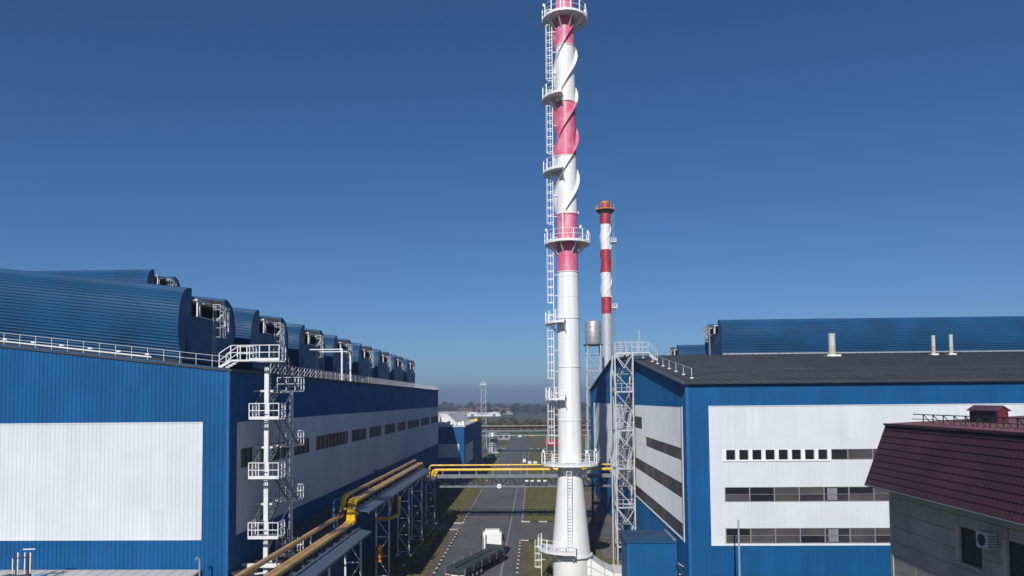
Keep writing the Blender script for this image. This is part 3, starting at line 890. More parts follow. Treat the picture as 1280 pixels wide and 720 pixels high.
def ring_platform(parent, cx, cy, ri, ro, z, m, a0=0.0, a1=2 * math.pi, posts=14, h=1.15, brk=8):
    full = abs(a1 - a0 - 2 * math.pi) < 1e-3
    n = 28
    mb, vs, fs = MB(), [], []
    for i in range(n + 1):
        t = a0 + (a1 - a0) * i / n
        for r, dz in ((ri, 0), (ro, 0), (ro, -.26), (ri, -.08)):
            vs.append((cx + r * math.cos(t), cy + r * math.sin(t), z + dz))
    for i in range(n):
        for k in range(4):
            fs.append((4 * i + k, 4 * i + (k + 1) % 4, 4 * i + 4 + (k + 1) % 4, 4 * i + 4 + k))
    mb.add(vs, fs)
    p = mb.build('platform', m, parent)
    rl = MB()
    for f in (.5, 1.0):
        rl.tube(arc(cx, cy, ro - .04, a0, a1, z + h * f, 36), .03, 5)
    for i in range(posts + (0 if full else 1)):
        t = a0 + (a1 - a0) * i / posts
        x, y = cx + (ro - .04) * math.cos(t), cy + (ro - .04) * math.sin(t)
        rl.beam((x, y, z - .3), (x, y, z + h), .10, .10)
    rl.build('railing', m, p)
    for i in range(brk + (0 if full else 1)):
        t = a0 + (a1 - a0) * (i + (.5 if full else 0)) / brk
        c, s = math.cos(t), math.sin(t)
        MB().beam((cx + (ro - .25) * c, cy + (ro - .25) * s, z - .2), (cx + (ri - .1) * c, cy + (ri - .1) * s, z - 1.45), .11, .13).build('bracket', m, p)
    return p
def caged_ladder(parent, x, y, z0, z1, out, m, w=.5, hoop=.9, rung=.35, cage=True):
    """out = 2D unit vector away from the shaft"""
    tx, ty = -out[1], out[0]
    mb = MB()
    for s in (-1, 1):
        mb.beam((x + tx * w / 2 * s, y + ty * w / 2 * s, z0), (x + tx * w / 2 * s, y + ty * w / 2 * s, z1), .07)
    z = z0 + .2
    while z < z1:
        mb.beam((x - tx * w / 2, y - ty * w / 2, z), (x + tx * w / 2, y + ty * w / 2, z), .04)
        z += rung
    z = z0 + .6
    while z < z1:
        mb.beam((x, y, z), (x - out[0] * .45, y - out[1] * .45, z), .06)
        z += 2.4
    l = mb.build('ladder', m, parent)
    if cage:
        cg = MB()
        hoops = []
        z = z0 + 2.2
        while z < z1:
            pts = []
            for i in range(9):
                t = math.pi * (i / 8 - .5)
                a, b = math.cos(t) * .72, math.sin(t) * .36
                pts.append((x + out[0] * a + tx * b, y + out[1] * a + ty * b, z))
            for p, q in zip(pts[:-1], pts[1:]): cg.beam(p, q, .02, .07)
            z += hoop
        for i in (1, 2.5, 4, 5.5, 7):
            t = math.pi * (i / 8 - .5)
            a, b = math.cos(t) * .72, math.sin(t) * .36
            px, py = x + out[0] * a + tx * b, y + out[1] * a + ty * b
            cg.beam((px, py, z0 + 2.2), (px, py, z1), .035)
        cg.build('cage', m, l)
    return l

CX, CY = 4.0, 80.0
reds = ((0.70, 0.13, 0.24), (0.78, 0.34, 0.43))
zb_ = [(49.0, 55.2), (35.3, 42.0), (61.6, 80.0)]
M['bands'] = band_mat('banded_chimney_paint', [(35.3, 41.9), (48.6, 54.9), (61.5, 80)], reds)
ch = thing('chimney', (CX, CY, 0), 'tallest chimney, with faded pinkish red bands, spiral fins and white ring galleries', 'chimney', 'red and white chimneys')
rad = lambda z: 1.36 - (z - 12.3) * (1.36 - 1.22) / 23 if z < 35.3 else 1.2 - (z - 35.3) * .14 / 33
MB().lathe([(2.06, -.1), (2.06, 3.42)], CX, CY, 40).build('base_drum', M['white'], ch, smooth=True)
MB().lathe([(2.08, 3.40), (2.42, 3.40), (2.42, 3.56), (2.18, 3.56)], CX, CY, 40).build('base_flange', M['white'], ch, smooth=True)
MB().lathe([(2.16, 3.56), (2.12, 4.2), (1.36, 12.3)], CX, CY, 40).build('base_cone', M['white'], ch, smooth=True)
for a, b in ((12.3, 18.5), (18.5, 24.5), (24.5, 30.0), (30.0, 35.3), (35.3, 41.9), (41.9, 48.6), (48.6, 54.9), (54.9, 61.5), (61.5, 68.2)):
    MB().lathe([(rad(a), a), (rad(b), b - .06), (rad(b) + .08, b - .07), (rad(b) + .08, b)], CX, CY, 40).build('shaft_section', M['bands'], ch, smooth=True)
for k in range(24):
    z = 13.6 + k * 2.35
    if z < 68: MB().lathe([(rad(z) - .01, z - .05), (rad(z) + .014, z - .03), (rad(z) + .014, z + .03), (rad(z) - .01, z + .05)], CX, CY, 40, caps=False).build('weld_seam', M['bands'], ch, smooth=True)
MB().lathe([(rad(68) - .05, 68.2), (rad(68) - .05, 68.8)], CX, CY, 32).build('shaft_tip', M['dark_steel'], ch, smooth=True)
for k in range(3):
    helix(MB(), CX, CY, rad, 42.2, 64.2, 14.5, 2 * math.pi * k / 3 + .35, .36).build('spiral_fin', M['bands'], ch, smooth=True)
WP = M['white']
for z, ro in ((64.9, 2.6), (38.7, 2.6), (13.7, 3.2)):
    ring_platform(ch, CX, CY, rad(z) + .02, ro, z, WP)
for z, r in ((55.5, 2.7), (46.9, 2.7), (29.6, 2.65), (21.0, 2.7)):
    ring_platform(ch, CX, CY, rad(z) + .02, r, z, WP, math.pi * .82, math.pi * 1.42, posts=5, brk=2)
ring_platform(ch, CX, CY, 2.1, 3.75, 4.35, WP, math.pi * .85, math.pi * 1.52, posts=7, brk=3)
LXp = CX - 1.95
for a, b in ((13.7, 21.9), (21.0, 30.6), (29.6, 39.8), (38.7, 47.9), (46.9, 56.5), (55.5, 65.9)):
    caged_ladder(ch, CX - rad((a + b) / 2) - .42, CY - .25, a, b, (-1, 0), WP)
caged_ladder(ch, CX - .25, CY - 2.72 + .35, 3.6, 14.2, (0, -1), WP, cage=False)
caged_ladder(ch, CX - 3.35, CY - .6, 0.0, 5.2, (-1, 0), WP, hoop=.75)
MB().beam((CX - .55, CY - 1.35, 38.7), (CX - .55, CY - 1.35, 42.5), .12).beam((CX - .15, CY - 2.3, 3.3), (CX - .15, CY - 2.3, 4.6), .3, .2).build('cable_duct', WP, ch)
lamps = MB()
for z in (13.7, 38.7, 64.9):
    for t in (.3, 1.7, 3.4, 5.3):
        r = 2.5 if z > 20 else 3.1
        lamps.box(CX + r * math.cos(t) - .1, CX + r * math.cos(t) + .1, CY + r * math.sin(t) - .1, CY + r * math.sin(t) + .1, z + 1.2, z + 1.5)
lamps.build('obstruction_lamp', M['white'], ch)
# flue duct: a panelled hood leaving the drum to the right
du = MB()
sec = [(5.2, 79.0, 82.2, .6, 3.38), (6.1, 78.8, 82.6, .5, 3.2), (7.6, 78.8, 82.8, .3, 2.15), (8.6, 78.8, 82.8, .2, 1.65), (11.8, 78.8, 82.8, .2, 1.6)]
for (xa, ya0, ya1, za0, za1), (xb, yb0, yb1, zb0, zb1) in zip(sec[:-1], sec[1:]):
    du.add([(xa, ya0, za0), (xa, ya1, za0), (xa, ya1, za1), (xa, ya0, za1), (xb, yb0, zb0), (xb, yb1, zb0), (xb, yb1, zb1), (xb, yb0, zb1)],
           [(0, 1, 2, 3), (7, 6, 5, 4), (0, 4, 5, 1), (1, 5, 6, 2), (2, 6, 7, 3), (3, 7, 4, 0)])
duct = du.build('flue_duct', M['white'], ch)
rb = MB()
for (xa, ya0, ya1, za0, za1) in sec[1:]:
    rb.beam((xa, ya0 - .02, za1 + .02), (xa, ya1, za1 + .02), .07, .07)
    rb.beam((xa, ya0 - .02, za0), (xa, ya0 - .02, za1), .07, .07)
for f in (.33, .66):
    for (xa, a0, a1, c0, c1), (xb, b0, b1, d0, d1) in zip(sec[:-1], sec[1:]):
        rb.beam((xa, a0 + (a1 - a0) * f, c1 + .02), (xb, b0 + (b1 - b0) * f, d1 + .02), .05, .05)
        rb.beam((xa, a0 - .02, c0 + (c1 - c0) * f), (xb, b0 - .02, d0 + (d1 - d0) * f), .05, .05)
rb.build('panel_rib', M['galv'], duct)

C2X, C2Y = 20.9, 200.0
z2 = lambda y: CAM_H + (499.2 - y) / 880 * C2Y
M['bands2'] = band_mat('far_chimney_paint', [(z2(393), z2(372)), (z2(341), z2(312)), (z2(280), z2(252))], ((0.40, 0.022, 0.03), (0.47, 0.05, 0.06)))
c2 = thing('chimney', (C2X, C2Y, 0), 'slimmer chimney with deep red and white bands and orange rimmed gallery, behind the hall gable', 'chimney', 'red and white chimneys')
r2 = lambda z: 1.5 if z < z2(393) else 1.42
MB().lathe([(1.75, -.1), (1.75, 12), (1.5, 18), (1.5, z2(393))], C2X, C2Y, 28).build('bare_shaft', M['pale_steel'], c2, smooth=True)
for a, b in ((393, 372), (372, 341), (341, 312), (312, 280), (280, 254)):
    MB().lathe([(1.42, z2(a)), (1.42, z2(b) - .08), (1.47, z2(b) - .08), (1.47, z2(b))], C2X, C2Y, 28).build('shaft_section', M['bands2'], c2, smooth=True)
MB().lathe([(1.25, z2(254)), (1.25, z2(251))], C2X, C2Y, 24).build('shaft_tip', M['orange'], c2, smooth=True)
for k in range(3):
    helix(MB(), C2X, C2Y, r2, z2(372), z2(266), 15, 2 * math.pi * k / 3, .22, n=20).build('spiral_fin', M['bands2'], c2, smooth=True)
p = ring_platform(c2, C2X, C2Y, 1.4, 2.75, z2(261), M['orange'], posts=12, h=1.3, brk=8)
MB().lathe([(1.45, z2(264) - .6), (2.6, z2(262.5))], C2X, C2Y, 24).build('gallery_cone', M['dark_steel'], c2, smooth=True)
for y0 in (386, 303): MB().box(C2X + 1.45, C2X + 2.9, C2Y - 1, C2Y + 1, z2(y0), z2(y0 - 1)).rail([(C2X + 1.5, C2Y - 1, z2(y0)), (C2X + 2.9, C2Y - 1, z2(y0)), (C2X + 2.9, C2Y + 1, z2(y0))], 1.2, .7, .06).build('platform', M['white'], c2)
caged_ladder(c2, C2X + 1.9, C2Y - .3, 14, z2(262), (1, 0), M['grey_steel'], hoop=1.2, rung=.6)
ms = MB()
for t in (.4, 2.7): ms.beam((C2X + 2.4 * math.cos(t), C2Y + 2.4 * math.sin(t), z2(261)), (C2X + 2.4 * math.cos(t), C2Y + 2.4 * math.sin(t), z2(245)), .1)
ms.build('lightning_rod', M['dark_steel'], c2)

# elevated tank beside the far chimney
TX, TY = 15.7, 185.0
wt = thing('elevated_tank', (TX, TY, 0), 'grey steel tank on a lattice tower left of the slim far chimney', 'water tower')
MB().lathe([(1.9, 35.2), (2.05, 35.7), (2.05, 40.9), (1.9, 41.2), (.3, 41.7)], TX, TY, 28).build('tank', M['galv'], wt, smooth=True)
hp = MB()
for z in (36.6, 38.2, 39.8): hp.lathe([(2.04, z), (2.10, z), (2.10, z + .12), (2.04, z + .12)], TX, TY, 28)
hp.build('hoop', M['galv'], wt)
MB().lathe([(2.6, 34.9), (2.6, 35.15)], TX, TY, 20).build('platform', M['dark_steel'], wt)
lt = MB()
for sx in (-1, 1):
    for sy_ in (-1, 1):
        lt.beam((TX + sx * 1.75, TY + sy_ * 1.75, 0), (TX + sx * 1.75, TY + sy_ * 1.75, 35), .26)
for k in range(8):
    z = 2.4 + k * 4.3
    for s in (-1, 1):
        lt.beam((TX - 1.75, TY + s * 1.75, z), (TX + 1.75, TY + s * 1.75, z), .16)
        lt.beam((TX + s * 1.75, TY - 1.75, z), (TX + s * 1.75, TY + 1.75, z), .16)
        if k < 7:
            lt.beam((TX - 1.75 * s, TY + s * 1.75, z), (TX + 1.75 * s, TY + s * 1.75, z + 4.3), .1)
            lt.beam((TX + s * 1.75, TY - 1.75, z), (TX + s * 1.75, TY + 1.75, z + 4.3), .1)
lt.build('lattice_tower', M['galv'], wt)

# ------------------------------------------------------------------ stair towers
def flight(mb, a, b, w, sd, m_tread=.28):
    """stair flight between points a and b (same x), width w across X, sd: side of handrail posts"""
    a, b = Vector(a), Vector(b)
    for s in (-1, 1):
        o = Vector((s * w / 2, 0, 0))
        mb.beam(a + o, b + o, .05, .22)
    n = max(4, int(abs(b.z - a.z) / .25))
    for i in range(1, n):
        p = a.lerp(b, i / n)
        mb.box(p.x - w / 2, p.x + w / 2, p.y - m_tread / 2, p.y + m_tread / 2, p.z, p.z + .03)
    for s in (-1, 1):
        o = Vector((s * w / 2, 0, 0))
        for f in (.55, 1.0):
            mb.beam(a + o + Vector((0, 0, f)), b + o + Vector((0, 0, f)), .04)
        for i in range(4):
            p = a.lerp(b, i / 3) + o
            mb.beam(p, p + Vector((0, 0, 1)), .04)
# left: cantilevered galleries round a single mast
ST = thing('stair_tower', (-21, 56, 0), 'white open stair tower at the dark side wall of the left hall corner', 'stair tower', 'open steel stair towers')
SWm = M['steel_white']
MB().beam((-21.12, 55.2, 0), (-21.12, 55.2, 23.6), .34).build('mast', SWm, ST)
MB().beam((-20.6, 59.3, 0), (-20.6, 59.3, 21.6), .24).build('rear_mast', SWm, ST)
lev = [1.45, 5.95, 10.5, 15.05, 19.6, 24.1]
for i, z in enumerate(lev):
    p = MB()
    for k in range(15): p.beam((-21.88 + k * .161, 53.6, z - .04), (-21.88 + k * .161, 55.0, z - .04), .035, .07)
    for yy in (53.75, 54.4, 54.98): p.beam((-21.9, yy, z - .1), (-19.6, yy, z - .1), .06, .08)
    p.box(-21.92, -19.58, 53.55, 53.58, z - .13, z + .10)
    p = p.build('landing', SWm, ST)
    MB().rail([(-21.9, 55.0, z), (-21.9, 53.6, z), (-19.6, 53.6, z), (-19.6, 55.0, z)], 1.1, .8, .035, (.5, 1.0)).build('railing', SWm, p)
    if i < len(lev) - 1:
        zm = z + 2.2
        q = MB()
        for k in range(15): q.beam((-21.98 + k * .161, 58.4, zm - .04), (-21.98 + k * .161, 59.8, zm - .04), .035, .07)
        for yy in (58.45, 59.1, 59.75): q.beam((-22.0, yy, zm - .1), (-19.7, yy, zm - .1), .06, .08)
        q = q.build('rear_landing', SWm, ST)
        MB().rail([(-19.7, 58.4, zm), (-19.7, 59.8, zm), (-22.0, 59.8, zm)], 1.1, .8, .03).build('railing', SWm, q)
        f = MB(); flight(f, (-21.65, 55.0, z), (-21.65, 58.4, zm), .8, 1); f.build('flight', M['grey_steel'], ST)  # darker steel for the flights, with their shade put into the colour
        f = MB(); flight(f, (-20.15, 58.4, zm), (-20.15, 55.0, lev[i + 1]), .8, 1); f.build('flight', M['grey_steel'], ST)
        MB().beam((-22.75, 56.5, zm - .1), (-21.0, 56.5, zm - .1), .16).beam((-22.75, 59.0, zm - .2), (-20.6, 59.0, zm - .2), .14).beam((-21.0, 55.3, z - 1.2), (-20.6, 59.2, z + 1.9), .09).build('wall_tie', SWm, ST)
# bridge from the top landing back onto the roof
g = MB().box(-23.4, -21.9, 53.65, 54.9, 23.96, 24.1)
g.rail([(-21.9, 53.65, 24.1), (-23.4, 53.65, 24.1)], 1.1, .6, .035).rail([(-21.9, 54.9, 24.1), (-23.4, 54.9, 24.1)], 1.1, .6, .035)
for yy in (53.65, 54.9):
    g.beam((-23.4, yy, 24.02), (-24.3, yy, 23.5), .08, .2)
    g.beam((-23.4, yy, 25.2), (-24.3, yy, 24.6), .06); g.beam((-23.4, yy, 24.65), (-24.3, yy, 24.05), .05); g.beam((-24.3, yy, 23.5), (-24.3, yy, 24.6), .06)
for k in range(4): g.box(-23.55 - .22 * k, -23.4 - .22 * k, 53.7, 54.85, 23.88 - .13 * k, 23.92 - .13 * k)
g.build('roof_bridge', SWm, ST)

# right: four-post lattice tower with flights inside
RT = thing('stair_tower', (11.45, 90.5, 0), 'white lattice stair tower against the right hall, right of the large chimney', 'stair tower', 'open steel stair towers')
x0, x1, y0, y1 = 10.3, 12.55, 89.5, 92.6
pm = MB()
for x in (x0, x1):
    for y in (y0, y1): pm.beam((x, y, 0), (x, y, 26.6), .17)
pm.build('frame_posts', M['tower_steel'], RT)
lv = [0, 2.3, 7.15, 12.0, 16.8, 21.7, 26.5]
for i, z in enumerate(lv[1:]):
    bm_ = MB()
    for y in (y0, y1): bm_.beam((x0, y, z), (x1, y, z), .13, .2)
    for x in (x0, x1): bm_.beam((x, y0, z), (x, y1, z), .16, .2)
    bm_.build('ring_beam', M['tower_steel'], RT)
for i in range(1, len(lv) - 1):
    a, b = lv[i], lv[i + 1]
    d = MB()
    if i % 2: d.beam((x0, y0 - .02, b), ((x0 + x1) / 2, y0 - .02, (a + b) / 2 + .6), .1).beam((x1, y0 - .02, b), ((x0 + x1) / 2, y0 - .02, (a + b) / 2 + .6), .1)
    d.beam((x0, y0 + .02, a + (b - a) * .5), (x1, y0 + .02, a), .09).beam((x0, y0 - .03, b), (x1, y0 - .03, a + (b - a) * .45), .09)
    d.beam((x0, y0, a), (x0, y1, b), .09).beam((x1, y1, a), (x1, y0, b), .09).beam((x0, y1, a), (x1, y1, b), .09)
    d.build('brace', M['tower_steel'], RT)
    zm = (a + b) / 2
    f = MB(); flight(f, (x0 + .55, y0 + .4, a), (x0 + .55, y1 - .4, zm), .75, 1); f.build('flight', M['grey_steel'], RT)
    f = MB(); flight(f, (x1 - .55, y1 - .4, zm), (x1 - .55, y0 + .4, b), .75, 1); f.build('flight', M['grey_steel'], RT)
    p = MB().box(x0 + .1, x1 - .1, y1 - .5, y1 + .1, zm - .08, zm).box(x0 + .1, x1 - .1, y0 - .1, y0 + .5, b - .08, b)
    p = p.build('landing', M['galv'], RT)
    MB().rail([(x0 + .1, y1 + .1, zm), (x1 - .1, y1 + .1, zm)], 1.05, .8, .03).build('railing', M['tower_steel'], p)
    MB().rail([(x0 + .1, y0 - .1, b), (x1 - .1, y0 - .1, b)], 1.05, .8, .03).build('railing', M['tower_steel'], p)
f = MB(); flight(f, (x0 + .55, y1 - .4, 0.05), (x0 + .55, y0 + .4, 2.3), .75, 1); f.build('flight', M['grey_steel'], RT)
g = MB().box(x0 + .1, 14.6, y0 + .1, y0 + 1.3, 26.55, 26.75)
g.rail([(x0 + .1, y0 + .1, 26.75), (14.6, y0 + .1, 26.75)], 1.3, .7, .03).rail([(x0 + .1, y0 + 1.3, 26.75), (14.6, y0 + 1.3, 26.75)], 1.3, .7, .03)
for yy in (y0 + .1, y0 + 1.3):
    g.beam((14.6, yy, 26.65), (15.7, yy, rroof(y0 + .6)), .09, .2).beam((14.6, yy, 28.0), (15.7, yy, rroof(y0 + .6) + 1.2), .06).beam((15.7, yy, rroof(y0 + .6)), (15.7, yy, rroof(y0 + .6) + 1.2), .06)
g.beam((13.4, y0 + .1, 26.7), (13.4, y0 + .1, 29.6), .09)
g.build('roof_bridge', M['tower_steel'], RT)
MB().tube([(x0 - .5, y0 + .3, 0), (x0 - .5, y0 + .3, 12), (x0 - .75, y0 + .4, 14), (x0 - .5, y0 + .3, 16), (x0 - .5, y0 + .3, 24), (x0 - .2, y0 + .3, 26.4)], .11, 6).build('riser_pipe', M['tower_steel'], RT, smooth=True)

# ------------------------------------------------------------------ pipe racks
def trestle(parent, y, z, xa=-18.45, xb=-16.95, m=None):
    m = m or SWm
    mb = MB()
    for x in (xa, xb):
        mb.beam((x, y, 0), (x, y, z), .17)
        mb.box(x - .3, x + .3, y - .3, y + .3, 0, .25)
    k = max(2, int(z / 2.2))
    for i in range(k):
        a, b = .6 + (z - .8) * i / k, .6 + (z - .8) * (i + 1) / k
        mb.beam((xa, y, a), (xb, y, a), .11)
        mb.beam((xa if i % 2 else xb, y, a), (xb if i % 2 else xa, y, b), .09)
    mb.beam((xa - .6, y, z), (xb + .5, y, z), .2, .26)
    return mb.build('trestle', m, parent)
def rack(label, ya, yb, z, trs, pipes, cat='pipe rack', pa=0.0):
    r = thing('pipe_rack', (-17.8, (ya + yb) / 2, 0), label, cat, 'elevated pipe racks along the left hall')
    lb = MB()
    for x in (-18.9, -17.3):
        lb.beam((x, ya, z - .25), (x, yb, z - .25), .2, .34)
    yy = ya + 1
    while yy < yb:
        lb.beam((-19.5, yy, z - .08), (-17.25, yy, z - .08), .14, .14)
        yy += 2.5
    lb.build('deck_beam', M['dark_steel'], r)
    for (x, zz, rr, m, n) in pipes:
        MB().tube([(x, ya + pa, zz), (x, (ya + yb) / 2, zz - .02), (x, yb, zz)], rr, 12).build(n, m, r, smooth=True)
    # cable tray cover: a tilted, folded blue-grey plate on a dark ladder tray
    ct = MB().prism([(-17.32, z + .02), (-16.25, z - .16), (-16.22, z - .34), (-16.25, z - .36), (-16.30, z - .2), (-17.32, z - .03)], 'y', ya + .3, yb - .3)
    ct.build('tray_cover', M['tray'], r)
    tr_ = MB()
    tr_.box(-17.62, -17.36, ya, yb, z + .02, z + .16)
    tr_.build('narrow_tray', M['tray'], r)
    yy = ya + .6
    while yy < yb - .3:
        for x in (-17.7, -18.65):
            MB().box(x - .09, x + .09, yy - .1, yy + .1, z + .03, z + .24).build('pipe_clip', SWm, r)
        yy += 2.1
    fd = MB()
    yy = ya + 3.0
    while yy < yb - .5:                                          # the white saddles standing on the deck between the pipes
        fd = MB()
        fd.tube([(-18.75, yy, z + .1), (-18.75, yy, z + .62), (-18.62, yy, z + .74), (-18.45, yy, z + .62), (-18.45, yy, z + .2)], .05, 5)
        fd.beam((-18.95, yy + .3, z + .1), (-18.95, yy + .3, z + .6), .12)
        fd.build('pipe_saddle', M['white'], r, smooth=True)
        yy += 6.2
    for y in trs: trestle(r, y, z - .42)
    return r
O, BR, Y_ = M['ochre'], M['brown_pipe'], M['yellow']
near = rack('near lower stretch of the pipe rack with ochre pipes, leaving the bottom of the photo', 30, 70.3, 8.1, (34, 46, 58, 68.6),
            [(-19.1, 9.62, .20, O, 'ochre_pipe'), (-18.95, 8.55, .22, BR, 'brown_pipe'), (-18.42, 8.84, .21, O, 'ochre_pipe'), (-17.96, 8.84, .21, O, 'ochre_pipe')])
up = MB()
for y in (36, 44, 52, 60, 68): up.beam((-19.1, y, 8.1), (-19.1, y, 9.5), .1)
up.build('pipe_stand', SWm, near)
upper = rack('raised stretch of the pipe rack between the yellow bends and the road bridge', 68.6, 111.2, 10.15, (82, 95, 105.8),
             [(-18.85, 11.42, .19, O, 'ochre_pipe'), (-18.9, 10.6, .2, BR, 'brown_pipe'), (-18.28, 10.87, .21, O, 'ochre_pipe'), (-17.83, 10.87, .21, O, 'ochre_pipe')], pa=2.2)
up = MB()
for y in (73, 80, 87, 94, 101, 108): up.beam((-18.85, y, 10.1), (-18.85, y, 11.3), .09)
up.build('pipe_stand', SWm, upper)
for (xa, za, xb, zb2, r_) in ((-19.1, 9.62, -18.85, 11.42, .25), (-18.42, 8.84, -18.28, 10.87, .26), (-17.96, 8.84, -17.83, 10.87, .26)):
    MB().tube(bend([(xa, 68.7, za), (xa, 69.6, za), (xb, 69.6, zb2 + .02), (xb, 71.2, zb2)], .6), r_, 12).build('yellow_bend', Y_, upper, smooth=True)
MB().tube(bend([(-19.9, 69.6, 7.4), (-19.9, 69.6, 10.9), (-19.6, 73.5, 11.0)], .45), .17, 10).build('blue_bend', M['pipe_blue'], upper, smooth=True)
MB().tube(bend([(-18.3, 81.5, 7.2), (-16.9, 81.5, 7.2), (-16.2, 84, 7.3), (-16.2, 84, 9.4)], .4), .2, 10).tube(bend([(-17.4, 84.5, 7.3), (-17.0, 84.5, 9.6)], .3), .12, 8).build('yellow_branch_pipe', Y_, upper, smooth=True)
MB().box(-18.2, -17.6, 80.9, 81.5, 2.4, 3.7).lathe([(.2, 3.7), (.34, 3.8), (.34, 4.1), (.1, 4.3)], -17.9, 81.2, 12).build('orange_valve_box', M['orange'], upper)
MB().tube([(-22.7, 99, 11.05), (-19.0, 100, 11.05)], .1, 8).build('blue_wall_pipe', M['pipe_blue'], upper, smooth=True)
end = rack('short low stretch of the pipe rack at the far end beside the road bridge', 111.6, 120.6, 8.15, (119.6,),
           [(-18.4, 8.7, .16, O, 'ochre_pipe'), (-18.0, 8.7, .16, O, 'ochre_pipe')])
for (xa, za, zb2) in ((-18.28, 10.87, 8.7), (-17.83, 10.87, 8.7)):
    MB().tube(bend([(xa, 110.6, za), (xa, 111.5, za), (xa - .16, 111.5, zb2), (xa - .16, 112.4, zb2)], .4), .24, 10).build('yellow_bend', Y_, end, smooth=True)
hb = MB().beam((-22.75, 54.6, 8.15), (-19.3, 54.6, 8.15), .22, .3).beam((-22.75, 52.8, 7.3), (-19.3, 52.8, 7.3), .2, .26).beam((-22.6, 54.6, 7.4), (-19.4, 53.5, 8.0), .1).build('wall_bracket', SWm, near)

def pipe_bridge(label, y, xa, xb, z0, zd, pipes, legs, panel, mcol, lmat, sign=None):
    b = thing('pipe_bridge', ((xa + xb) / 2, y, 0), label, 'pipe bridge', 'pipe bridges over the road')
    for (yy, zz, r_, m, xs) in pipes:
        MB().tube(bend(xs, .5) if xs else [(xa, yy, zz), (xb, yy, zz)], r_, 10).build('pipe', m, b, smooth=True)
    MB().box(xa, xb, y - .7, y + .9, zd - .12, zd + .18).box(xa, xb, y - .75, y - .7, zd - .35, zd + .25).build('deck_tray', M['grey_steel'], b)
    for s in (-.55, .75):
        t = MB()
        t.beam((xa, y + s, zd - .3), (xb, y + s, zd - .3), .18, .22)
        t.build('top_chord', mcol, b)
        t = MB().beam((xa, y + s, z0), (xb, y + s, z0), .14, .2)
        t.build('bottom_chord', lmat, b)
        w = MB()
        n = int((xb - xa) / panel)
        for i in range(n):
            a, c = xa + (xb - xa) * i / n, xa + (xb - xa) * (i + 1) / n
            w.beam((a, y + s, z0), (a, y + s, zd - .3), .09)
            w.beam((a, y + s, z0 if i % 2 else zd - .3), (c, y + s, zd - .3 if i % 2 else z0), .08)
        w.build('truss_web', mcol, b)
    cl = MB()
    x = xa + 1
    while x < xb:
        cl.beam((x, y - .5, zd + .18), (x, y - .5, zd + 1.0), .09)
        cl.box(x - .12, x + .12, y - .72, y + .2, zd + .18, zd + .3)
        x += 2.8
    cl.build('pipe_stand', M['galv'], b)
    for x in legs:
        l = MB()
        for s in (-.55, .75):
            l.beam((x, y + s, 0), (x, y + s, z0), .24)
        l.beam((x, y - .55, z0 * .3), (x, y + .75, z0 * .7), .1).beam((x, y - .55, z0 * .9), (x, y + .75, z0 * .9), .14)
        l.build('leg', lmat if sign is None else M['dark_steel'], b)
    return b
BYp = 118.0
pb = pipe_bridge('near pipe bridge with two yellow pipes crossing the road behind the chimney base', BYp, -16.3, 12.6, 6.45, 8.25,
                 [(0, 0, .14, Y_, [(-17.6, BYp + .3, 8.6), (-17.6, BYp + .3, 9.95), (12.8, BYp + .3, 9.95)]),
                  (0, 0, .24, Y_, [(-16.5, BYp - 1.4, 8.4), (-16.5, BYp - .35, 8.6), (-16.2, BYp - .35, 9.25), (12.8, BYp - .35, 9.25)]),
                  (0, 0, .24, Y_, [(-16.9, BYp - 1.6, 8.4), (-16.9, BYp - .5, 9.2), (-16.0, BYp - .4, 9.26)])],
                 (-15.9, 9.6), 1.45, M['dark_steel'], M['grey_steel'], sign=1)
sg = MB()
sg.tube([(-5.9, BYp - .76, 6.55), (-5.9, BYp - .70, 6.55)], .38, 20).build('height_limit_plate', M['white'], pb)
MB().tube([(-5.9, BYp - .8, 6.55), (-5.9, BYp - .765, 6.55)], .1, 12).build('round_lamp', M['galv'], pb)
wc = MB()
for x in (-1.6, -.7, .4, 1.4): wc.box(x, x + .55, BYp - .85, BYp - .77, 7.3, 7.55)
wc.build('white_tag', M['white'], pb)
fb = pipe_bridge('far pipe bridge with grey pipes spanning the road in the distance', 275, -23, 45, 7.0, 8.9,
                 [(274.8, 10.4, .28, M['brown_pipe'], None), (274.2, 10.75, .08, M['galv'], None), (275.4, 10.0, .25, M['brown_pipe'], None), (275.0, 9.6, .2, M['brown_pipe'], None)], (-21.5, -17.4, 4.8, 20), 3.0, M['rust_dark'], M['galv'])

# lean-to sheds against the left hall, under the rack
for i, (ya, yb, zt, lab) in enumerate(((52.6, 60.5, 8.2, 'low grey lean-to roof behind the stair tower foot'), (63, 78, 9.3, 'long grey lean-to shed on the left hall wall behind the yellow bends'))):
    sh = thing('lean_to_shed', (LX + 1, (ya + yb) / 2, 0), lab, 'shed', 'lean-to sheds on the left hall')
    MB().box(LX + .08, LX + 1.9, ya, yb, 0, zt - 1.3).build('wall', M['blue_dark'], sh)
    MB().prism([(LX + .07, zt), (LX + 2.15, zt - 1.15), (LX + 2.15, zt - 1.27), (LX + .07, zt - .12)], 'y', ya - .2, yb + .2).build('roof', M['roof_grey'], sh)

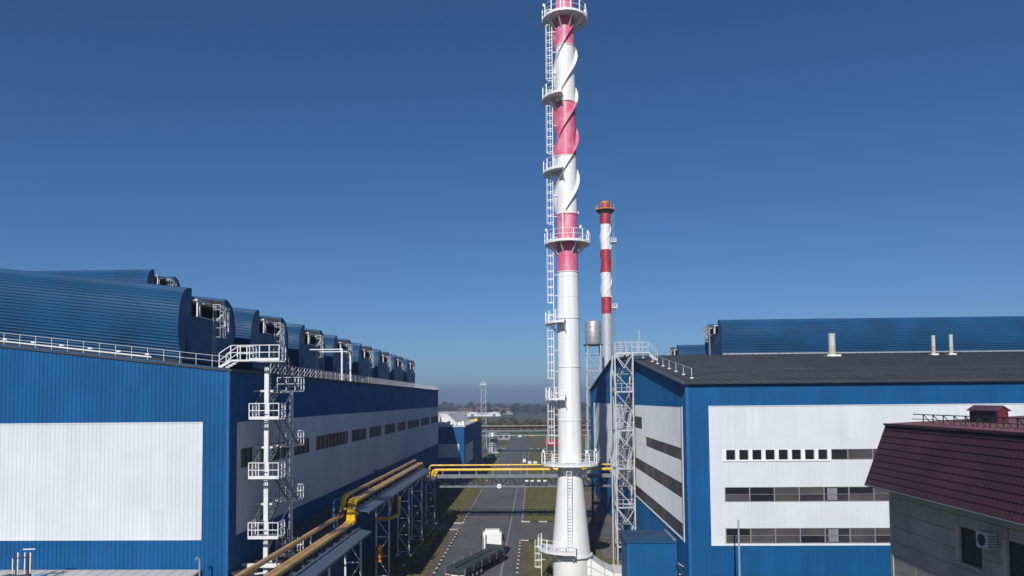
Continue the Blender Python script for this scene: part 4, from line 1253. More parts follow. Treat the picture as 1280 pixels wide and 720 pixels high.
# ------------------------------------------------------------------ small buildings
bx = thing('metal_shed', (10.7, 68.5, 0), 'plain blue box-shaped annex beside the right hall, in front of the lattice tower', 'annex')
MB().box(8.6, 12.85, 66.06, 71.2, 0, 7.55).build('inner_wall', M['core'], bx)
w = MB().ribs((8.55, 66.0), (1, 0), (0, -1), 4.35, 0, 7.5, pitch=.5, d=.018).ribs((8.55, 71.2), (0, -1), (-1, 0), 5.2, 0, 7.5, pitch=.5, d=.018)
w.ribs((12.9, 66.0), (0, 1), (1, 0), 5.2, 0, 7.5, pitch=.5, d=.018)
w.build('wall', M['blue'], bx)
MB().box(8.4, 13.02, 65.86, 71.3, 7.5, 7.72).build('roof', M['vent_blue'], bx)
MB().box(12.75, 13.0, 66.1, 71.2, 7.722, 7.80).build('roof_flashing', M['galv'], bx)
MB().box(8.47, 8.6, 65.93, 66.06, 0, 7.5).box(12.85, 12.98, 65.93, 66.06, 0, 7.5).build('corner_trim', M['trim_blue'], bx)

sbx, sby, sz = -17.4, 175.0, 14.3
sb = thing('workshop_building', (-30, 200, 0), 'small blue and white workshop with pale cluttered roof beyond the left hall end', 'workshop')
MB().box(-52, sbx - .06, sby + .06, 233, 0, sz - .1).build('inner_wall', M['core'], sb)
w = MB().ribs((-52, sby), (1, 0), (0, -1), 52 + sbx, 10.0, sz).ribs((-52, sby), (1, 0), (0, -1), 52 + sbx, 0, 6.6).ribs((sbx - 1.3, sby), (1, 0), (0, -1), 1.3, 6.6, 10)
w.ribs((sbx, sby), (0, 1), (1, 0), 58, 0, sz)
w.build('wall', M['blue'], sb)
MB().ribs((-52, sby - .01), (1, 0), (0, -1), 52 + sbx - 1.3, 6.6, 10.0).build('white_panel', M['white_wall'], sb)
MB().ribs((sbx + .02, sby + 2), (0, 1), (1, 0), 22, 4.5, 9.5).build('grey_side_panel', M['white_side'], sb)
MB().box(sbx, sbx + .06, 207, 213, 0.3, 5.2).build('gate', M['dark_steel'], sb)
MB().box(-52.2, sbx + .25, sby - .25, 233.2, sz - .08, sz + .25).build('roof', M['pale_roof'], sb)
MB().prism([(-46, sz + .2), (-44, 17.3), (-23, 17.3), (-20, sz + .2)], 'y', 186, 222).build('roof_lantern', M['pale_roof'], sb)
k = MB()
for i in range(7): k.box(-46 + i * 3.6, -44.6 + i * 3.6, 179 + (i % 3), 181 + (i % 3), sz + .2, sz + 1.0 + .3 * (i % 2))
for i in range(9): k.box(-27.5 + i * 1.15, -26.8 + i * 1.15, 176 + (i * 7 % 5), 177.2 + (i * 7 % 5), sz + .2, sz + .6 + .35 * (i % 3))
k.build('roof_unit', M['white'], sb)
MB().prism([(-19.6, sz + .25), (-17.3, sz + .25), (-17.3, sz + 1.1), (-19.6, sz + .45)], 'y', 214, 231).build('yellow_canopy', M['yellow'], sb)

# low canopy building at the bottom left, in front of the left hall
ca = thing('canopy_building', (-33, 49, 0), 'low annex with pale sheet roof along the foot of the left hall front', 'annex')
MB().box(-60, -25.2, 46.5, LY0 - .1, 0, 7.1).build('wall', M['blue_dark'], ca)
MB().prism([(LY0 - .1, 8.48), (LY0 - .1, 8.30), (45.6, 7.5), (45.6, 7.68)], 'x', -60, -24.7).build('roof', M['canopy'], ca)
sm = MB()
for i in range(40): sm.beam((-24.8 - i * .88, 45.7, 7.72), (-24.8 - i * .88, LY0 - .15, 8.49), .03, .025)
sm.build('standing_seam', M['canopy'], ca)
gt = thing('roof_duct_stand', (-36, 48.5, 7.9), 'dark pipe stand with pale posts on the annex roof at the bottom left corner', 'duct stand')
for x in (-36.1, -35.3): MB().beam((x, 48.5, 8.0), (x, 48.5, 10.4), .14).build('dark_post', M['dark_steel'], gt)
for x in (-36.32, -35.96, -35.46, -35.08): MB().beam((x, 48.4, 8.0), (x, 48.4, 10.1 if x < -36 else 10.5), .07).build('pale_post', SWm, gt)
MB().beam((-35.6, 48.4, 10.72), (-34.75, 48.4, 10.74), .07).build('top_bar', SWm, gt)
MB().tube([(-39.0, 47.6, 8.3), (-36.4, 48.3, 8.95), (-35.9, 48.3, 8.85), (-35.0, 48.3, 8.95)], .13, 8).build('pipe_run', M['dark_steel'], gt, smooth=True)
MB().beam((-36.3, 48.4, 10.1), (-35.1, 48.4, 10.2), .08).build('cross_bar', M['dark_steel'], gt)
MB().box(-34.9, -34.3, 48.4, 49.0, 8.0, 8.9).build('pale_blue_unit', mat('pale_blue_paint', (.16, .36, .58), .5), gt)
vp = thing('vent_pipe', (-24.15, 50.5, 0), 'thin grey gooseneck pipe beside the annex roof at the left hall corner', 'vent pipe')
MB().tube(bend([(-24.15, 50.5, 0), (-24.15, 50.5, 9.55), (-24.32, 50.4, 9.7), (-24.38, 50.4, 9.5)], .1), .06, 8).build('pipe', M['galv'], vp, smooth=True)
MB().box(-24.5, -23.9, 50.3, 50.9, 7.6, 7.86).build('collar', M['galv'], vp)

# ------------------------------------------------------------------ office building with the maroon roof
of = thing('office_building', (26, 28, 0), 'stone clad office with steep maroon metal tile roof at the lower right', 'office building')
OX, OY = 17.6, 35.6
EX, EZ = 16.75, 16.41
NY, FY = 16.0, 36.4
MB().box(OX + .08, 36, NY, OY - .02, 0, 16.7).build('inner_wall', M['core'], of)
win = [(28.6, 29.95, 14.0, 15.42), (25.3, 27.0, 14.0, 15.42), (21.6, 23.3, 14.0, 15.42)]
def cells():
    row = 0
    z = 9.4
    while z < 16.7:
        z1_ = min(16.75, z + .72)
        y = OY - (0.54 if row % 2 else 0)
        segs = [(OY, y)] if row % 2 else []
        while y > NY:
            segs.append((y, max(NY, y - 1.08)))
            y -= 1.08
        for a, b in segs:
            rects = [(b, a, z, z1_)]
            for (wa, wb, wc_, wd) in win:
                out = []
                for (ya, yb, za, zc) in rects:
                    if yb <= wa or ya >= wb or zc <= wc_ or za >= wd:
                        out.append((ya, yb, za, zc)); continue
                    if ya < wa: out.append((ya, wa, za, zc))
                    if yb > wb: out.append((wb, yb, za, zc))
                    p, q = max(ya, wa), min(yb, wb)
                    if za < wc_: out.append((p, q, za, wc_))
                    if zc > wd: out.append((p, q, wd, zc))
                rects = out
            for r_ in rects:
                if r_[1] - r_[0] > .05 and r_[3] - r_[2] > .05: yield r_
        z += .72
        row += 1
for (ya, yb, za, zc) in cells():
    t = random.uniform(0, .010)
    MB().box(OX - .03 - t, OX + .06, ya + .008, yb - .008, za + .010, zc - .010).build('stone_panel', random.choice([M['stone'], M['stone'], M['stone_b']]), of)
MB().box(OX + .02, OX + .075, NY, OY - .01, 0, 16.7).build('joint_mortar', M['dark_steel'], of)
MB().box(OX + .0, 36, OY - .02, OY + .05, 0, 16.7).build('back_wall', M['stone'], of)
MB().box(OX - .08, OX + .15, OY - .12, OY + .09, 0, 16.5).build('corner_pilaster', M['beige'], of)
for (wa, wb, za, zc) in win:
    f = MB()
    for a, b, c, d in ((wa, wb, za, za + .07), (wa, wb, zc - .07, zc), (wa, wa + .07, za + .07, zc - .07), (wb - .07, wb, za + .07, zc - .07), ((wa + wb) / 2 - .045, (wa + wb) / 2 + .045, za + .07, zc - .07)):
        f.box(OX + .01, OX + .09, a, b, c, d)
    wd = f.build('window', M['dark_steel'], of)
    for a, b in ((wa + .08, (wa + wb) / 2 - .05), ((wa + wb) / 2 + .05, wb - .08)):
        MB().box(OX + .04, OX + .06, a, b, za + .08, zc - .08).build('pane', M['glass'], wd)
        MB().box(OX + .062, OX + .068, b - .28, b - .02, za + .08, zc - .08).build('curtain', M['ac'], wd)
    MB().box(OX - .10, OX + .0, wb, wb + .26, za - .02, zc + .02).box(OX - .15, OX + .0, wa - .04, wb + .26, za - .09, za - .025).build('window_surround', M['beige'], of)
ac = thing('air_conditioner', (OX - .35, 27.9, 14.9), 'cream air conditioner box bracketed to the office wall between the windows', 'air conditioner')
MB().box(OX - .45, OX - .08, 27.55, 28.23, 14.97, 15.58).build('case', M['ac'], ac)
MB().tube([(OX - .47, 27.89, 15.27), (OX - .45, 27.89, 15.27)], .23, 20).build('fan_grille', M['dark_steel'], ac)
for yy in (27.67, 28.11):
    MB().beam((OX - .45, yy, 14.94), (OX - .02, yy, 14.94), .04).beam((OX - .36, yy, 14.93), (OX - .03, yy, 14.66), .03).build('bracket', M['galv'], ac)
for i in range(5): MB().box(OX - .42, OX - .11, 27.542, 27.55, 15.03 + i * .1, 15.08 + i * .1).build('louvre', M['grey_steel'], ac)
# eave: soffit board and gutter
MB().box(EX + .04, OX + .25, NY, FY, EZ - .10, EZ - .03).build('soffit', M['stone_b'], of)
MB().tube([(EX - .02, NY, EZ - .05), (EX - .02, FY + .04, EZ - .05)], .055, 8).build('gutter', M['grey_steel'], of, smooth=True)
# steep tiled slope: ten courses, each a waved sheet with a step at its foot
TX0, TZ0, TX1, TZ1 = EX, EZ, 17.95, 19.4
NC = 10
sl_ = Vector((TX1 - TX0, 0, TZ1 - TZ0))
nrm = Vector((-sl_.z, 0, sl_.x)).normalized()
for c in range(NC):
    p0 = Vector((TX0, 0, TZ0)) + sl_ * (c / NC)
    p1 = Vector((TX0, 0, TZ0)) + sl_ * ((c + 1.06) / NC)
    vs, fs = [], []
    pit, y = .22, NY
    ys = []
    while y < FY:
        for a, h in ((0, 0), (.075, .002), (.11, .013), (.145, .018), (.18, .013)):
            if y + a < FY: ys.append((y + a, h))
        y += pit
    ys.append((FY, 0))
    for y, h in ys:
        foot = p0 + nrm * (.055 + h)
        mid = p0.lerp(p1, .12) + nrm * (.05 + h)
        hd = p1 + nrm * (.010 + h)
        base = p0 + nrm * .0
        for q in (base, foot, mid, hd): vs.append((q.x, y, q.z))
    for i in range(len(ys) - 1):
        for k in range(3):
            a = 4 * i + k
            fs.append((a, a + 1, a + 5, a + 4))
    MB().add(vs, fs).build('tile_course', M['maroon'], of)
MB().prism([(TX0 + .02, TZ0 - .02), (TX1 + .02, TZ1 - .02), (TX1 + .15, TZ1 - .02), (TX0 + .9, TZ0 - .02)], 'y', NY, FY - .04).build('roof_board', M['core'], of)
ridge_x, ridge_z = 27.4, 19.9
tp = MB()
tp.add([(TX1 - .13, NY, TZ1 + .02), (TX1 - .13, FY + .07, TZ1 + .02), (ridge_x, FY + .07, ridge_z), (ridge_x, NY, ridge_z), (37, NY, TZ1), (37, FY + .07, TZ1),
        (TX1 - .13, NY, TZ1 - .08), (TX1 - .13, FY + .07, TZ1 - .08), (ridge_x, FY + .07, ridge_z - .1), (37, FY + .07, TZ1 - .08)],
       [(0, 1, 2, 3), (3, 2, 5, 4), (6, 7, 1, 0), (7, 8, 2, 1), (8, 9, 5, 2)])
tp.build('upper_roof', M['maroon_top'], of)
for i in range(52):
    y = NY + .25 + i * .39
    MB().beam((TX1 - .07, y, TZ1 + .045), (ridge_x, y, ridge_z + .02), .04, .03).build('sheet_rib', M['maroon_top'], of)
MB().beam((TX1 - .12, NY, TZ1 + .0), (TX1 - .12, FY + .09, TZ1 + .0), .16, .10).build('break_trim', M['maroon'], of)
MB().prism([(TX0 - .04, TZ0 - .04), (TX1 - .09, TZ1 + .01), (TX1 + .15, TZ1 + .01), (TX0 + .3, TZ0 - .04)], 'y', FY, FY + .06).build('verge_board', M['maroon'], of)
MB().prism([(OX, 16.6), (TX1, TZ1 - .1), (ridge_x, ridge_z - .15), (36, TZ1 - .2), (36, 16.6)], 'y', FY - .3, FY - .05).build('gable', M['maroon'], of)
gz = lambda x: TZ1 + (ridge_z - TZ1) * (x - TX1) / (ridge_x - TX1)
gx = 18.8
gr = MB()
y = 34.7
while y > NY:
    gr.beam((gx, y, gz(gx)), (gx, y, gz(gx) + .49), .036).beam((gx + .4, y, gz(gx + .4)), (gx, y, gz(gx) + .475), .032)
    y -= .83
gr.beam((gx, 35.6, gz(gx) + .475), (gx, NY, gz(gx) + .475), .043).beam((gx, 35.7, gz(gx) + .245), (gx, NY, gz(gx) + .245), .032)
gr.build('snow_guard', M['dark_steel'], of)
hx, hy = 20.75, 32.9
hb = thing('roof_hatch', (hx, hy, gz(hx)), 'small dark red gabled dormer box on the maroon office roof', 'roof hatch')
z0_ = gz(hx) - .1
MB().box(hx - .24, hx + .24, hy - 1.0, hy + 1.0, z0_, z0_ + .72).build('box', M['red_box'], hb)
for k in range(5): MB().box(hx - .255, hx - .24, hy - .9, hy + .9, z0_ + .2 + k * .1, z0_ + .26 + k * .1).build('louvre', M['dark_steel'], hb)
MB().prism([(hx - .24, z0_ + .71), (hx, z0_ + .86), (hx + .24, z0_ + .71)], 'y', hy - .99, hy + .99).build('gable', M['red_box'], hb)
MB().prism([(hx - .34, z0_ + .66), (hx, z0_ + .88), (hx + .34, z0_ + .66), (hx + .34, z0_ + .70), (hx, z0_ + .92), (hx - .34, z0_ + .70)], 'y', hy - 1.06, hy + 1.06).build('roof', M['maroon_top'], hb)

# ------------------------------------------------------------------ street furniture
lp = thing('lamp_post', (17.0, 60, 0), 'slim pale pole standing before the front of the right hall', 'pole')
MB().tube([(17, 60, 0), (17, 60, 5), (17, 60, 10.45)], [.11, .09, .06], 10).build('pole', mat('pale_blue_grey', (.35, .45, .55), .5), lp, smooth=True)
MB().lathe([(.2, 0.02), (.2, .3), (.12, .4)], 17, 60, 12).build('base', M['galv'], lp)
MB().lathe([(.02, 10.45), (.09, 10.5), (.05, 10.65)], 17, 60, 10).build('finial', M['galv'], lp)
fl_ = thing('floodlight', (13.0, 66.0, 5.5), 'black floodlight on a bracket at the right hall corner beside the blue annex', 'floodlight')
MB().beam((13.45, 65.3, 4.8), (12.95, 64.6, 5.0), .09).beam((13.45, 65.3, 5.5), (12.9, 65.0, 5.9), .07).build('bracket', SWm, fl_)
MB().prism([(12.72, 5.95), (12.82, 6.02), (13.35, 4.95), (13.25, 4.75)], 'y', 64.5, 65.1).build('lamp_head', M['dark_steel'], fl_)
# far lattice mast
MT = thing('lattice_mast', (-21.5, 300, 0), 'thin pale lattice mast rising above the workshop roof in the distance', 'mast')
m_ = MB()
for dx in (-1.2, 1.2):
    for dy in (-1.2, 1.2): m_.beam((-21.5 + dx, 300 + dy, 0), (-21.5 + dx * .75, 300 + dy * .75, 27.2), .13)
for k in range(9):
    z = 3 * k; s = 1.2 * (1 - .25 * z / 27)
    for d in (-1, 1):
        m_.beam((-21.5 - s, 300 + d * s, z), (-21.5 + s, 300 + d * s, z + 3), .08)
        m_.beam((-21.5 + d * s, 300 - s, z), (-21.5 + d * s, 300 + s, z + 3), .08)
m_.build('lattice', M['galv'], MT)
MB().box(-22.9, -20.1, 298.6, 301.4, 27.2, 27.45).rail([(-22.8, 298.7, 27.4), (-20.2, 298.7, 27.4), (-20.2, 301.3, 27.4)], 1.0, 1.3, .06).build('top_platform', M['steel_white'], MT)
MB().beam((-21.5, 300, 27.4), (-21.5, 300, 30.0), .10).build('antenna', M['steel_white'], MT)

gbn = None
for i, y in enumerate((238, 248, 259)):
    lab = ('nearest of the three green bins with pale lids by the workshop', 'middle of the three green bins with pale lids by the workshop', 'farthest of the three green bins with pale lids by the workshop')[i]
    if gbn is None:
        gbn = thing('waste_bin', (-15.6, y, 0), lab, 'bin', 'green bins by the workshop')
        MB().prism([(-16.7, .2), (-14.5, .2), (-14.3, 1.5), (-16.9, 1.5)], 'y', y - 1, y + 1).build('body', M['green'], gbn)
        MB().prism([(-16.95, 1.5), (-14.25, 1.5), (-14.5, 1.85), (-16.7, 1.85)], 'y', y - 1.05, y + 1.05).build('lid', M['ac'], gbn)
    else:
        c = copy_thing(gbn, (-15.6 + .6 * i, y, 0)); c['label'] = lab
blk = None
for i, (x, y, lab) in enumerate(((-3.4, 236, 'white block standing at the road edge behind the yellow pipes'), (-1.6, 231, 'white block left of the pair on the grass behind the yellow pipes'), (.2, 231, 'white block right of the pair on the grass behind the yellow pipes'))):
    if blk is None:
        blk = thing('concrete_block', (x, y, .02), lab, 'concrete block', 'white concrete blocks')
        MB().prism([(x - .5, .02), (x + .5, .02), (x + .42, 1.1), (x - .42, 1.1)], 'y', y - .4, y + .4).build('block', M['white'], blk)
        MB().box(x - .2, x + .2, y - .08, y + .08, 1.1, 1.2).build('lifting_eye', M['grey_steel'], blk)
    else:
        c = copy_thing(blk, (x, y, .02)); c['label'] = lab
        c.scale = (1.3, 1, .7)
tk = thing('storage_tank', (-16.8, 281, 0), 'grey upright tank under the far pipe bridge beside the road', 'tank')
MB().lathe([(2.1, 0), (2.1, 7.6), (1.9, 7.9), (.2, 8.5)], -16.8, 284, 24).build('shell', M['galv'], tk, smooth=True)
MB().lathe([(2.14, 5.0), (2.14, 5.2)], -16.8, 284, 24).lathe([(2.14, 2.4), (2.14, 2.6)], -16.8, 284, 24).build('hoop', M['grey_steel'], tk)
kp = thing('gate_kiosk', (-16, 372, 0), 'pale grey kiosk far up the road on its left side', 'kiosk')
MB().box(-19.5, -12.6, 370, 375, 0, 3.0).build('wall', M['concrete'], kp)
MB().box(-20, -12.2, 369.5, 375.5, 3.0, 3.4).build('roof', M['grey_steel'], kp)
MB().box(-18.5, -16.8, 369.9, 369.97, 1.1, 2.3).box(-15.5, -13.8, 369.9, 369.97, 1.1, 2.3).build('window', M['glass'], kp)
rc = thing('shipping_container', (8.5, 322, 0), 'red steel container beside the far road, behind the chimney ladder', 'container')
MB().ribs((5.2, 320), (1, 0), (0, -1), 9.5, .1, 2.9, .4, .05).box(5.2, 14.7, 320.05, 322.5, .1, 2.9).build('body', M['red_paint'], rc)
MB().box(5.1, 14.8, 319.93, 322.6, 2.9, 3.02).box(5.1, 5.25, 319.9, 320.1, 0, 2.9).box(14.65, 14.8, 319.9, 320.1, 0, 2.9).build('frame', M['red_paint'], rc)
# two far cars
def car(label, x, y, rz, m):
    X = Matrix.Translation((x, y, 0)) @ Matrix.Rotation(rz, 4, 'Z')
    c = thing('parked_car', (x, y, 0), label, 'car', 'cars far up the road')
    MB(X).prism([(-2.2, .35), (2.2, .35), (2.2, .85), (1.2, .95), (-2.15, 1.0)], 'x', -.88, .88).prism([(-2.0, .99), (1.1, .94), (.4, 1.5), (-1.6, 1.52)], 'x', -.78, .78).build('body', m, c)
    MB(X).prism([(-1.85, 1.03), (.95, 1.0), (.35, 1.42), (-1.5, 1.44)], 'x', -.80, .80).build('side_window', M['glass'], c)
    MB(X).add([(-.7, -2.03, 1.05), (.7, -2.03, 1.05), (.65, -1.66, 1.45), (-.65, -1.66, 1.45)], [(0, 1, 2, 3)]).build('rear_window', M['glass'], c)
    for sx in (-.8, .8):
        for yy in (-1.35, 1.35):
            MB(X).tube([(sx - .1, yy, .33), (sx + .1, yy, .33)], .33, 14).build('wheel', M['rubber'], c)
car('white car far up the road just beyond the far pipe bridge', -8.2, 392, 0.1, M['white'])
car('yellow car far up the road, right of the white one', -1.6, 398, -1.3, M['yellow'])

# ------------------------------------------------------------------ truck
tk_ = thing('truck', (-7.0, 88, 0), 'white articulated truck pulling a dark slate flatbed trailer up the road', 'truck')
A = Matrix.Translation((-5.6, 91.6, 0.03)) @ Matrix.Rotation(R(2), 4, 'Z')
cab = MB(A).prism([(1.5, .75), (4.0, .7), (4.1, 1.5), (3.85, 3.0), (3.5, 3.3), (1.75, 3.38), (1.5, 3.2)], 'x', -1.22, 1.22)
cab = cab.build('cab', M['white'], tk_)
MB(A).box(-1.0, 1.0, 3.4, 3.65, 3.34, 3.62).build('sun_visor', M['grey_steel'], cab)
MB(A).prism([(2.55, 1.75), (3.75, 1.75), (3.6, 2.7), (2.65, 2.7)], 'x', -1.235, 1.235).build('side_window', M['glass'], cab)
for s in (-1, 1): MB(A).box(s * 1.5 - .12, s * 1.5 + .12, 3.75, 3.9, 1.9, 2.75).beam((s * 1.2, 3.8, 2.6), (s * 1.45, 3.82, 2.6), .05).build('mirror', M['dark_steel'], cab)
MB(A).prism([(1.75, 3.39), (3.2, 3.33), (3.0, 3.7), (1.8, 3.72)], 'x', -.95, .95).build('roof_deflector', M['white'], cab)
MB(A).box(-1.05, 1.05, 3.72, 4.12, 1.7, 2.6).build('windscreen', M['glass'], cab)
for s_ in (-1, 1): MB(A).prism([(.95, 1.0), (1.49, 1.0), (1.49, 3.1), (1.05, 2.9)], 'x', s_ * 1.19 - .02, s_ * 1.19 + .02).build('side_fairing', M['white'], cab)
MB(A).tube([(-.85, 1.2, .9), (-.85, 1.2, 3.2)], .08, 10).build('exhaust', M['galv'], cab, smooth=True)
MB(A).box(-1.22, 1.22, 1.46, 1.5, 1.0, 1.12).build('rear_sill', M['dark_steel'], cab)
MB(A).box(-.42, .42, -2.6, 3.6, .72, .98).build('chassis', M['dark_steel'], tk_)
MB(A).tube([(1.0, .4, .7), (1.0, 1.4, .7)], .33, 14).build('fuel_tank', M['galv'], tk_, smooth=True)
def wheel(X, x, y, w=.3, r=.5):
    t = MB(X).tube([(x - w / 2, y, r), (x - w / 2 + .04, y, r), (x + w / 2 - .04, y, r), (x + w / 2, y, r)], [r - .05, r, r, r - .05], 18).build('wheel', M['rubber'], tk_, smooth=True)
    s = 1 if x > 0 else -1
    MB(X).tube([(x + s * w * .3, y, r), (x + s * (w / 2 + .02), y, r)], [r * .62, r * .5], 14).build('rim', M['galv'], t, smooth=True)
for s in (-1, 1):
    wheel(A, s * 1.03, 3.1); wheel(A, s * .98, -.9, .55)
B = Matrix.Translation((-9.15, 80.9, 0.03)) @ Matrix.Rotation(-math.atan2(3.6, 9.6), 4, 'Z')
TL = 11.2
tb = MB(B).box(-1.25, 1.25, 0, TL, 1.0, 1.16).box(-.5, -.3, .2, TL - .2, .6, 1.0).box(.3, .5, .2, TL - .2, .6, 1.0)
tb = tb.build('trailer_bed', M['dark_steel'], tk_)
for s in (-1, 1):
    k = 5
    for i in range(k):
        a, b = TL * i / k + .05, TL * (i + 1) / k - .05
        MB(B).box(s * 1.24 - .03, s * 1.24 + .03, a, b, 1.17, 1.62).box(s * 1.26 - .04, s * 1.26 + .04, a, b, 1.36, 1.42).build('side_board', M['slate'], tb)
    for i in range(k + 1): MB(B).box(s * 1.25 - .05, s * 1.25 + .05, TL * i / k - .045, TL * i / k + .045, 1.0, 1.68 if (s > 0 or i in (0, 5)) else 2.0).build('stake', M['grey_steel'], tb)
for s in (-1, 1):
    MB(B).prism([(s * .16, 1.17), (s * 1.16, 1.17), (s * 1.18, 1.66), (s * 1.05, 1.76), (s * .3, 1.80), (s * .16, 1.7)], 'y', .25, TL - .5).build('covered_load', M['slate'], tb)
MB(B).box(-1.25, 1.25, TL - .1, TL + .02, 1.16, 2.25).build('headboard', M['slate'], tb)
MB(B).box(-1.22, 1.22, -.06, .0, 1.17, 1.68).build('tailboard', M['slate'], tb)
MB(B).box(-1.25, 1.25, -.12, -.02, .62, .98).build('rear_bumper', M['grey_steel'], tb)
for s in (-1, 1):
    MB(B).box(s * .95 - .27, s * .95 + .27, -.16, -.12, .74, .9).build('tail_light', M['red_light'], tb)
    MB(B).box(s * .95 - .27, s * .95 + .27, -.15, -.12, .91, .98).build('reflector', M['white'], tb)
MB(B).box(-.42, .42, -.15, -.12, .76, .92).build('number_plate', M['white'], tb)
for s in (-1, 1):
    for y in (1.0, 2.15, 3.3, 4.5): wheel(B, s * 1.0, y, .4, .46)

# ------------------------------------------------------------------ far landscape
def blob_mesh(name, m, lobes, count, size, seed, top=1.0):
    rnd = random.Random(seed)
    vs, fs = [], []
    for _ in range(count):
        cx, cy, cz, rx, ry, rz = rnd.choice(lobes)
        while True:
            p = Vector((rnd.uniform(-1, 1), rnd.uniform(-1, 1), rnd.uniform(-1, 1)))
            if .45 < p.length < 1: break
        c = Vector((cx + p.x * rx, cy + p.y * ry, cz + p.z * rz))
        s = size * rnd.uniform(.5, 1.2)
        a = Vector((rnd.gauss(0, 1), rnd.gauss(0, 1), rnd.gauss(0, 1))).normalized()
        b = a.cross(Vector((rnd.gauss(0, 1), rnd.gauss(0, 1), rnd.gauss(0, 1)))).normalized()
        k = len(vs)
        vs += [c + a * s, c + b * s * .7, c - a * s * .8, c - b * s]
        fs.append((k, k + 1, k + 2, k + 3))
    me = bpy.data.meshes.new(name)
    me.from_pydata([tuple(v) for v in vs], [], fs)
    me.materials.append(m)
    me.update()
    return me
def trunk_mesh(h, r, seed):
    rnd = random.Random(seed)
    mb = MB().tube([(0, 0, -.2), (0, 0, h * .35), (rnd.uniform(-.3, .3), 0, h * .7)], [r, r * .75, r * .35], 7)
    for k in range(5):
        t = k * 1.3 + seed
        z = h * (.3 + .08 * k)
        mb.tube([(0, 0, z), (math.cos(t) * h * .18, math.sin(t) * h * .18, z + h * .2)], [r * .4, r * .12], 5)
    return mesh_of(mb, 'trunk', M['bark'])
variants = []
for i, (m, lob) in enumerate((('leaf_dark', [(0, 0, 9, 4.5, 4.5, 5), (2.5, 1, 7, 3.5, 3, 3), (-3, 0, 7.5, 3.5, 3.5, 3.2), (0.5, 0, 12.5, 2.6, 2.6, 2.6)]),
                              ('leaf_purple', [(0, 0, 7, 4, 4, 4.5), (-3.2, 0, 5.5, 3, 3, 3), (3, 0, 6, 3.2, 3, 3.4)]),
                              ('leaf_dark', [(0, 0, 7, 5.2, 5, 4.6), (3.6, 0, 9, 2.8, 2.8, 2.6), (-4, 0, 5.5, 3.2, 3.2, 3)]),
                              ('leaf_green', [(0, 0, 6, 4.4, 4, 4), (2.6, 0, 8.2, 2.6, 2.6, 2.4), (-2.4, 0, 7.4, 2.6, 2.6, 3)]))):
    variants.append((blob_mesh('crown', M[m], lob, 420, 1.15, 11 + i), trunk_mesh(9, .32, i)))
kinds = ['tall dark tree', 'purplish half bare tree', 'broad dark tree', 'greenish tree']
rnd = random.Random(3)
def joined(name, m, parts, kind='stuff'):
    vs, fs = [], []
    for me, loc, sc, rz in parts:
        k = len(vs)
        c_, s_ = math.cos(rz), math.sin(rz)
        for v in me.vertices:
            x, y, z = v.co.x * sc[0], v.co.y * sc[1], v.co.z * sc[2]
            vs.append((loc[0] + x * c_ - y * s_, loc[1] + x * s_ + y * c_, loc[2] + z))
        for p in me.polygons: fs.append(tuple(i + k for i in p.vertices))
    me = bpy.data.meshes.new(name)
    me.from_pydata(vs, [], fs)
    me.materials.append(m)
    o = bpy.data.objects.new(name, me); COL.objects.link(o)
    o['kind'] = kind
    return o
for key in ('leaf_dark', 'leaf_purple', 'leaf_green'):
    parts = []
    for row, (yy, n) in enumerate(((1075, 46), (1180, 46), (1290, 46))):
        for i in range(n):
            px = 530 + (750 - 530) * (i + rnd.uniform(-.4, .4)) / (n - 1)
            v = rnd.choice([0, 1, 1, 1, 2, 3])
            if ('leaf_dark', 'leaf_purple', 'leaf_dark', 'leaf_green')[v] != key: continue
            q = rnd.uniform(.5, 1.1) * (1 + .16 * row)
            parts.append((variants[v][0], ((px - 667) / 880 * yy, yy + rnd.uniform(-30, 30), 0), (q * 1.3, q * 1.2, q), rnd.uniform(0, 6.2)))
    joined('treeline', M[key], parts)
for px, y, v, sx, sz_, lab in ((556, 985, 3, .8, .75, 'hazy rounded tree at the left end of the horizon belt, beside the hall corner'), (571, 990, 1, .8, .8, 'purplish bare tree behind the workshop roof on the horizon'),
        (601, 970, 2, .75, .7, 'low dark tree just left of the thin mast on the horizon'), (609, 1000, 0, 1.05, 1.15, 'tallest dark tree right of the thin mast on the horizon'),
        (617, 960, 2, .8, .8, 'broad dark tree overlapping the tallest one on its right side'), (629, 975, 1, .75, .75, 'purplish tree behind the rightmost white tunnel tent'),
        (642, 1000, 2, 1.15, 1.12, 'broad rounded tree in the middle of the horizon above the road'), (643, 950, 3, .55, .5, 'small green tree in front of the broad rounded one above the road'),
        (658, 1000, 0, .9, .85, 'dark pointed tree right of the broad rounded one on the horizon'), (667, 985, 1, .9, .7, 'low purplish tree between the two dark trees near the chimney'),
        (679, 1000, 2, 1.1, 1.1, 'broad dark tree seen just left of the tall chimney ladder'), (733, 1000, 2, 1.1, 1.15, 'dark tree seen between the tall chimney and the right hall')):
    t = thing('deciduous_tree', ((px - 667) / 880 * y, y, 0), lab, 'tree', 'trees standing out of the horizon belt')
    for nm, me in (('crown', variants[v][0]), ('trunk', variants[v][1])):
        o = bpy.data.objects.new(nm, me); COL.objects.link(o); o.parent = t
    t.rotation_euler = (0, 0, px * 1.7); t.scale = (sx * 1.25, sx * 1.1, sz_)
